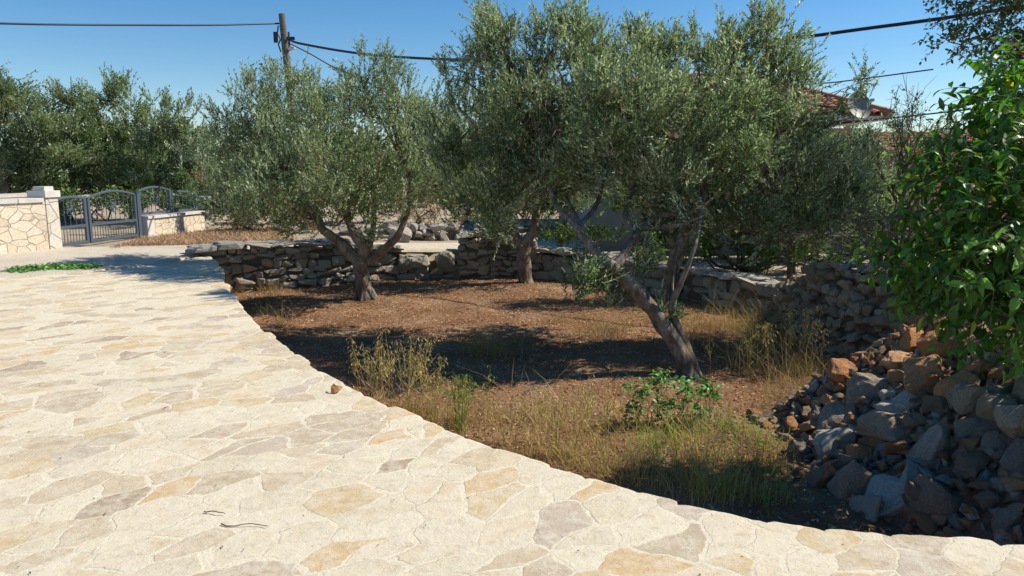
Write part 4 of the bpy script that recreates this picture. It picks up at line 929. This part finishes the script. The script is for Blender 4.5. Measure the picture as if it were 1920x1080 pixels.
tag(mk('fallen_leaf', V, F, leaf_mat('brown_dead_leaf', (.30,.14,.05), (.32,.17,.07), .1, .7, .1)), 'curled brown dead leaf lying alone on the paving', 'leaf')

# ------------------------------------------------------------------ gate, pillar, walls
def frame2(p, q):
    t = (q-p); L = np.linalg.norm(t[:2]); t = t/np.linalg.norm(t); n = np.array([t[1], -t[0], 0]); return t, n, L
g0 = G(104,466,-.0); g1 = G(167,457,-.0); g2 = G(262,444,-.0); g3 = G(405,428,-.0)
gdir = nrm(g2-g0); gn = np.array([gdir[1], -gdir[0], 0]); rz = math.atan2(gdir[1], gdir[0])
def on(s, z, off=0): return g0+gdir*s+gn*off+np.array([0,0,z])
s1 = np.dot(g1-g0, gdir); s2 = np.dot(g2-g0, gdir); s3 = np.dot(g3-g0, gdir)
print('gate', g0, g1, g2, g3, s1, s2, s3)
root = empty('gate_pillar', tuple(on(-.25,0))); tag(root, 'square pale stone gate pillar with a block cap, left of the gate', 'pillar')
mb = MB(); mb.box(on(-.17,.52,.0), (.34,.36,1.24), rz); mb.build('shaft', M_block, root)
mb = MB(); mb.box(on(-.17,1.20,.0), (.42,.44,.14), rz); mb.box(on(-.17,1.31,.0), (.25,.27,.10), rz); mb.build('cap', M_concrete, root)
root = empty('boundary_wall', tuple(on(-2.6,0))); tag(root, 'cream stone boundary wall with pale coping, left of the gate pillar', 'wall')
sd_ = G(0,472,0)-G(60,466,0); t_ = nrm(sd_); c_ = on(-.32,0)
mb = MB(); rl = math.atan2(t_[1], t_[0]); mb.box(c_+t_*2.5+[0,0,.42], (5.0,.36,1.24), rl); mb.build('masonry', M_masonry, root)
mb = MB()
for k in range(9): mb.box(c_+t_*(.3+.55*k)+[0,0,1.08], (.53,.44,.09), rl)
mb.build('coping', M_concrete, root)
def rail_leaf(name, label, sa, sb, zlo, zmid, ztop_a, ztop_m, ztop_b, lower=True, med=True, cat='gate', off=0.0):
    root = empty(name, tuple(on(sa, 0))); tag(root, label, cat)
    f = MB(); t = np.linspace(0, 1, 17); zc = ztop_a+(ztop_b-ztop_a)*t+ztop_m*np.sin(np.pi*t)
    pts = np.array([on(sa+(sb-sa)*u, z, off) for u, z in zip(t, zc)]); f.tube(pts, .032, 6)
    for s_, z_ in ((sa+.03, ztop_a), (sb-.03, ztop_b)): f.box(on(s_, (zlo+z_)/2, off), (.07,.05,z_-zlo), rz)
    for z_ in (zlo, zmid) if lower else (zlo,):
        f.box(on((sa+sb)/2, z_, off), (sb-sa,.045,.06), rz)
    f.build('frame', M_paint, root)
    b = MB(); n = int((sb-sa)/.15)
    for k in range(1, n):
        u = k/n; zt_ = np.interp(u, t, zc); s_ = sa+(sb-sa)*u; b.tube(np.array([on(s_, zmid if lower else zlo, off), on(s_, zt_, off)]), .0085, 5)
        zk = (zmid if lower else zlo)+(zt_-(zmid if lower else zlo))*(.3 if k % 3 == 0 else .75 if k % 3 == 1 else .5); b.tube(np.array([on(s_, zk-.04, off), on(s_, zk, off), on(s_, zk+.04, off)]), [.008,.022,.008], 6)
    b.build('bars', M_paint, root)
    if lower:
        b = MB(); n = int((sb-sa)/.085)
        for k in range(1, n): s_ = sa+(sb-sa)*k/n; b.tube(np.array([on(s_, zlo, off), on(s_, zmid, off)]), .0085, 5)
        b.build('lower_bars', M_paint, root)
    if med:
        b = MB(); cz = ((zmid if lower else zlo)+ztop_a)/2+.1; cs = (sa+sb)/2; th = np.linspace(0, 2*np.pi, 15)
        for dz, ra in ((.08,.075),(-.08,.075)):
            b.tube(np.array([on(cs+math.cos(a)*ra*1.4, cz+dz+math.sin(a)*ra, off+.015) for a in th]), .009, 5)
        for a in (0, .785, 1.57, 2.356): b.tube(np.array([on(cs-math.cos(a)*.15, cz-math.sin(a)*.14, off+.02), on(cs+math.cos(a)*.15, cz+math.sin(a)*.14, off+.02)]), .008, 5)
        b.build('ornament', M_paint, root)
    return root
rail_leaf('gate_leaf', 'left leaf of the arched grey-blue iron gate, beside the pillar', .02, s1-.03, .06, .44, 1.03, .06, 1.05)
rail_leaf('gate_leaf', 'wider right leaf of the arched grey-blue iron gate', s1+.03, s2-.05, .06, .44, 1.05, .13, 1.08)
root = empty('gate_post', tuple(on(s2,0))); tag(root, 'grey-blue square steel post between gate and railing', 'post'); mb = MB(); mb.box(on(s2,.55), (.1,.1,1.15), rz); mb.build('shaft', M_paint, root); mb = MB(); mb.box(on(s2,1.14), (.13,.13,.03), rz); mb.build('cap', M_paint, root)
root = empty('low_wall', tuple(on((s2+s3)/2,0))); tag(root, 'low cream stone wall carrying the grey-blue railing', 'wall')
mb = MB(); mb.box(on((s2+s3)/2+.1, .20), (s3-s2-.25,.26,.5), rz); mb.build('masonry', M_masonry, root)
mb = MB(); mb.box(on((s2+s3)/2+.1, .485), (s3-s2-.1,.36,.07), rz); mb.box(on(s2+.28,.22), (.28,.30,.53), rz); mb.build('coping', M_concrete, root)
sm = s2+(s3-s2)*.5
rail_leaf('railing', 'arched iron railing panel on the low wall, next to the gate post', s2+.06, sm, .58, .7, 1.16, .10, 1.14, False, True, 'railing')
rail_leaf('railing', 'plain iron railing panel on the low wall, farther from the gate', sm+.03, s3-.2, .58, .7, 1.1, .04, 1.0, False, False, 'railing')
root = empty('stone_pillar', tuple(on(s3+.15,0))); tag(root, 'rough pale stone end pillar of the low wall by the dried shrub', 'pillar')
mb = MB(); r = np.random.default_rng(4)
for k in range(7):
    for j in (-1, 1): stone(mb, on(s3+.15+.12*j, .08+k*.13), (.26,.36,.16), rz, .12, r=r)
mb.build('stonework', M_wallw, root)
# dark wall with pale ledge seen through the gate
mb = MB(); root = empty('garden_shed', tuple(on(s2*.7,0,-4.5))); tag(root, 'low dark shed with a thin pale roof edge behind the gate', 'shed')
mb.box(on(s2*.7,.45,-4.5), (5.2,.3,1.0), rz); mb.build('wall', M_greyrender, root); mb = MB(); mb.box(on(s2*.7,1.0,-4.5), (5.6,1.0,.07), rz); mb.build('roof', M_plank, root)

# ------------------------------------------------------------------ pole + cables
PY = 21.0; top = A(528,26,PY); mid = A(541,142,PY); dirp = nrm(top-mid); foot = top-dirp*(top[2]+.4)/dirp[2]
root = empty('utility_pole', tuple(foot)); tag(root, 'weathered leaning wooden utility pole behind the left olive', 'utility pole')
mb = MB(); mb.tube(np.array([foot+(top-foot)*t for t in np.linspace(0,1,14)]), np.linspace(.15,.085,14), 12, .06); mb.build('shaft', M_pole, root, smooth=True)
mb = MB(); h1 = A(536,72,PY)
mb.tube(np.array([A(522,48,PY-.1),A(520,62,PY-.12),A(526,74,PY-.1),A(522,84,PY-.12),A(527,98,PY-.1)]), .022, 6)
mb.box(A(517,70,PY-.1), (.10,.08,.28)); mb.box(A(545,72,PY-.1), (.22,.07,.08)); mb.tube(np.array([A(541,60,PY-.12),A(543,95,PY-.12)]), .03, 6); mb.build('fittings', M_cable, root)
mb = MB(); mb.tube(np.array([A(540,93,PY),A(546,90,PY-.2),A(553,90,PY-.25)]), [.035,.06,.03], 8); mb.tube(spline(np.array([A(541,94,PY),A(545,92,PY-.1)]),4), .03, 6); mb.build('lamp_bracket', M_lampw, root, smooth=True)
def cable(name, label, pts, rad, n=50):
    mb = MB(); Q = spline(np.array([A(*p) for p in pts]), n); mb.tube(Q, rad, 6); o = mb.build(name, M_cable, smooth=True); tag(o, label, 'cable', 'overhead cables')
cable('overhead_cable', 'nearly level thin black cable running left from the pole top', [(523,44,PY),(400,47,19.5),(250,47,18),(100,46,16.6),(0,44,15.8),(-200,40,14.5)], .022)
cable('overhead_cable', 'thick black cable swooping right from the pole over the garden', [(540,72,PY),(565,82,20.3),(690,102,19),(870,112,17.5),(1100,108,16),(1300,94,14.8),(1480,73,13.8),(1620,54,13.2),(1748,37,12.6),(2000,0,11.5)], .03, 90)
cable('overhead_cable', 'thin black cable dropping steeply from the pole behind the left olive', [(540,80,PY),(580,100,21.6),(628,127,22.3),(700,160,23.5),(800,215,25)], .02)
cable('overhead_cable', 'short thin cable above the tiled roof', [(1400,168,22),(1545,156,20),(1600,150,19.3),(1750,130,18)], .016)
cable('overhead_cable', 'thin lower cable passing behind the citrus top', [(1560,232,22),(1730,215,20),(1880,197,18),(2100,165,16)], .020)

# ------------------------------------------------------------------ house
root = empty('tiled_house', (7,24,0)); tag(root, 'salmon house with an orange tiled hip roof behind the olives', 'house')
hx0, hx1, hy0, hy1, ez = 1.5, 10.9, 21.5, 30, 3.15
mb = MB(); mb.box(((hx0+hx1)/2, (hy0+hy1)/2, ez/2-.4), (hx1-hx0-.8, hy1-hy0-.8, ez+.3)); mb.build('wall', M_salmon, root)
mb = MB(); mb.box(((hx0+hx1)/2, (hy0+hy1)/2, ez+.02), (hx1-hx0-.1, hy1-hy0-.1, .12)); mb.build('eaves', M_salmon_pale, root)
def tiled(mb, a, b, c, d, pitch=.24, nr_=16):
    """barrel tiles on quad: a-b eave, d-c ridge"""
    a, b, c, d = [np.array(v, float) for v in (a, b, c, d)]; nrml = nrm(np.cross(b-a, d-a)); nrml *= np.sign(nrml[2])
    n = int(np.linalg.norm(b-a)/pitch); m = 7
    for k in range(n):
        for rr in range(nr_):
            v0, v1 = rr/nr_, (rr+1.25)/nr_; v1 = min(v1, 1)
            V = []
            for v in (v0, v1):
                lft = a+(d-a)*v; rgt = b+(c-b)*v; W = np.linalg.norm(rgt-lft); base = a+(b-a)*((k+.5)/n)
                u = np.dot(base-lft, nrm(b-a))
                if u < 0 or u > W: V = None; break
                ctr = lft+nrm(b-a)*u+(d-a-nrm(b-a)*np.dot(d-a, nrm(b-a)))*0
                for j in range(m):
                    th = np.pi*j/(m-1); V.append(ctr-nrm(b-a)*math.cos(th)*pitch*.46+nrml*(math.sin(th)*.09+.03*(v == v0)))
            if V is None: continue
            q = np.arange(m-1); mb.add(V, np.stack([q, q+1, q+m+1, q+m], -1))
mb = MB(); rz0 = 4.75; rx0, rx1, ryy = hx0+3, 8.0, 25.5
C = [(hx0,hy0,ez+.1),(hx1,hy0,ez+.1),(hx1,hy1,ez+.1),(hx0,hy1,ez+.1)]; r0_, r1_ = (rx0,ryy,rz0), (rx1,ryy,rz0)
mb.add([C[0],C[1],r1_,r0_], np.array([[0,1,2,3]])); mb.add([C[1],C[2],r1_], np.array([[0,1,2]])); mb.add([C[2],C[3],r0_,r1_], np.array([[0,1,2,3]])); mb.add([C[3],C[0],r0_], np.array([[0,1,2]]))
tiled(mb, C[0], C[1], r1_, r0_, .26); tiled(mb, C[1], C[2], r1_, r1_, .26)
for (u_, v_) in ((C[1], r1_), (r0_, r1_), (C[0], r0_)):
    u_, v_ = np.array(u_), np.array(v_)
    for t in np.linspace(0, .97, 16): mb.tube(np.array([u_+(v_-u_)*t+[0,0,.04], u_+(v_-u_)*(t+.07)+[0,0,.07]]), [.13,.10], 8)
mb.build('roof', M_roof, root)
for xw in (3.2, 6.0, 9.0):
    mb = MB(); mb.box((xw, hy0+.38, 1.5), (1.1,.06,1.2)); wv = mb.build('window', M_dark, root); mb = MB()
    for dx in (-.58,.58): mb.box((xw+dx, hy0+.33, 1.5), (.08,.1,1.3))
    for dz in (-.64,.64): mb.box((xw, hy0+.33, 1.5+dz), (1.08,.1,.08))
    o = mb.build('frame', M_salmon_pale, wv)
# annex
root = empty('annex', (13,20,0)); tag(root, 'lower salmon annex with tiled roof behind the twiggy bush', 'house')
mb = MB(); mb.box((12.5,20.5,.85), (4.6,3.2,2.3)); mb.build('wall', M_salmon, root)
mb = MB(); a_ = [(9.9,18.6,1.95),(15.1,18.6,1.95),(15.1,22.2,2.75),(9.9,22.2,2.75)]; mb.add(a_, np.array([[0,1,2,3]])); tiled(mb, *a_, .26, 9); mb.build('roof', M_roof, root)
# dish
dc = A(1612,197,19.5); root = empty('satellite_dish', tuple(dc)); tag(root, 'grey round satellite dish above the tiled roof edge', 'satellite dish')
mb = MB(); ax = nrm(np.array([.25,-1,.35])); u_ = nrm(np.cross(ax, [0,0,1.])); v_ = np.cross(u_, ax); V = [dc-ax*.1]; 
for k in range(1, 7):
    for j in range(28): a = j/28*6.283; rr = .36*k/6; V.append(dc+(u_*math.cos(a)+v_*math.sin(a))*rr+ax*(-.1+.1*(k/6)**2))
Fq = []; Ft = [[0, 1+j, 1+(j+1) % 28] for j in range(28)]
for k in range(5):
    for j in range(28): p = 1+k*28; Fq.append([p+j, p+28+j, p+28+(j+1) % 28, p+(j+1) % 28])
mb.add(V, [np.array(Ft)]); mb.add(V, [np.array(Fq)]); mb.build('reflector', M_dish, root, smooth=True)
mb = MB(); mb.tube(np.array([dc-v_*.34, dc+ax*.45-v_*.08]), .012, 6); mb.box(dc+ax*.45-v_*.06, (.07,.1,.07)); mb.tube(np.array([dc-ax*.1, dc-ax*.2+[0,0,-.5], dc-ax*.2+[0,0,-2.2]]), .025, 8); mb.build('mount', M_metal, root)
# grey outbuilding with dark doorway
root = empty('outbuilding', (4.2,19.5,-.3)); tag(root, 'grey rendered outbuilding with a dark doorway behind the slab-topped wall', 'shed')
xa = A(1105,400,18.5)[0]; xb = 8.2; y0 = 18.5; zt_ = 1.5
d0 = A(1200,450,y0)[0]; d1 = A(1290,450,y0)[0]
mb = MB()
mb.box(((xa+d0)/2, y0, (zt_-.5)/2), (d0-xa,.25,zt_+.5)); mb.box(((d1+xb)/2, y0, (zt_-.5)/2), (xb-d1,.25,zt_+.5)); mb.box(((d0+d1)/2, y0, 1.32), (d1-d0,.246,.36))
mb.box((xa+.125, y0+1.5, .5), (.25,2.7,2.0)); mb.box((xb-.125, y0+1.5, .5), (.25,2.7,2.0)); mb.box(((xa+xb)/2, y0+3, .5), (xb-xa,.25,2.0)); mb.build('wall', M_greyrender, root)
mb = MB(); mb.box(((xa+xb)/2, y0+1.4, 1.57), (xb-xa+.3,3.6,.12)); mb.build('roof', M_concrete, root)
mb = MB(); mb.box(((d0+d1)/2, y0+2.8, .2), (d1-d0+.6,.05,1.6)); mb.build('door', M_wood, root)
# pergola of slats with dead brushwood
root = empty('brush_pergola', (5.2,14.5,-.35)); tag(root, 'low pergola of weathered slats and posts, in shade behind the brown wall', 'pergola')
mb = MB(); r = np.random.default_rng(12); pa = A(1440,432,14.5); pb = A(1720,420,12.5)
for k in range(9):
    f = r.uniform(-.08,.08); p = pa+(pb-pa)*0+[0,-.3*k+.8,.05*r.normal()]; q = pb+[0.3,-.3*k+.8,.05*r.normal()]; mb.tube(wander(p, q, 10, .008, r), .022, 5)
mb.build('slats', M_plank, root)
mb = MB()
for t in (0,.33,.66,1):
    p = pa+(pb-pa)*t
    for dy in (-1.2,.9): mb = MB(); mb.tube(np.array([p+[0,dy,-.02], [p[0]+.03, p[1]+dy, -.5]]), [.045,.055], 7); mb.build('post', M_wood, root)
root = empty('brushwood', tuple(A(1560,430,10.5))); tag(root, 'tangle of thin dead branches hanging above the brown wall', 'branches'); mb = MB()
for k in range(90):
    p = A(r.uniform(1420,1700), r.uniform(395,460), 10.5+r.normal()*.5); mb.tube(wander(p, p+np.array([r.normal()*.55, r.normal()*.3, r.normal()*.08]), 7, .06, r, .1), np.linspace(.008,.002,7), 4)
mb.build('twigs', M_twig, root, smooth=True)
print('objects', len(bpy.data.objects), 'faces', sum(len(m.polygons) for m in bpy.data.meshes))
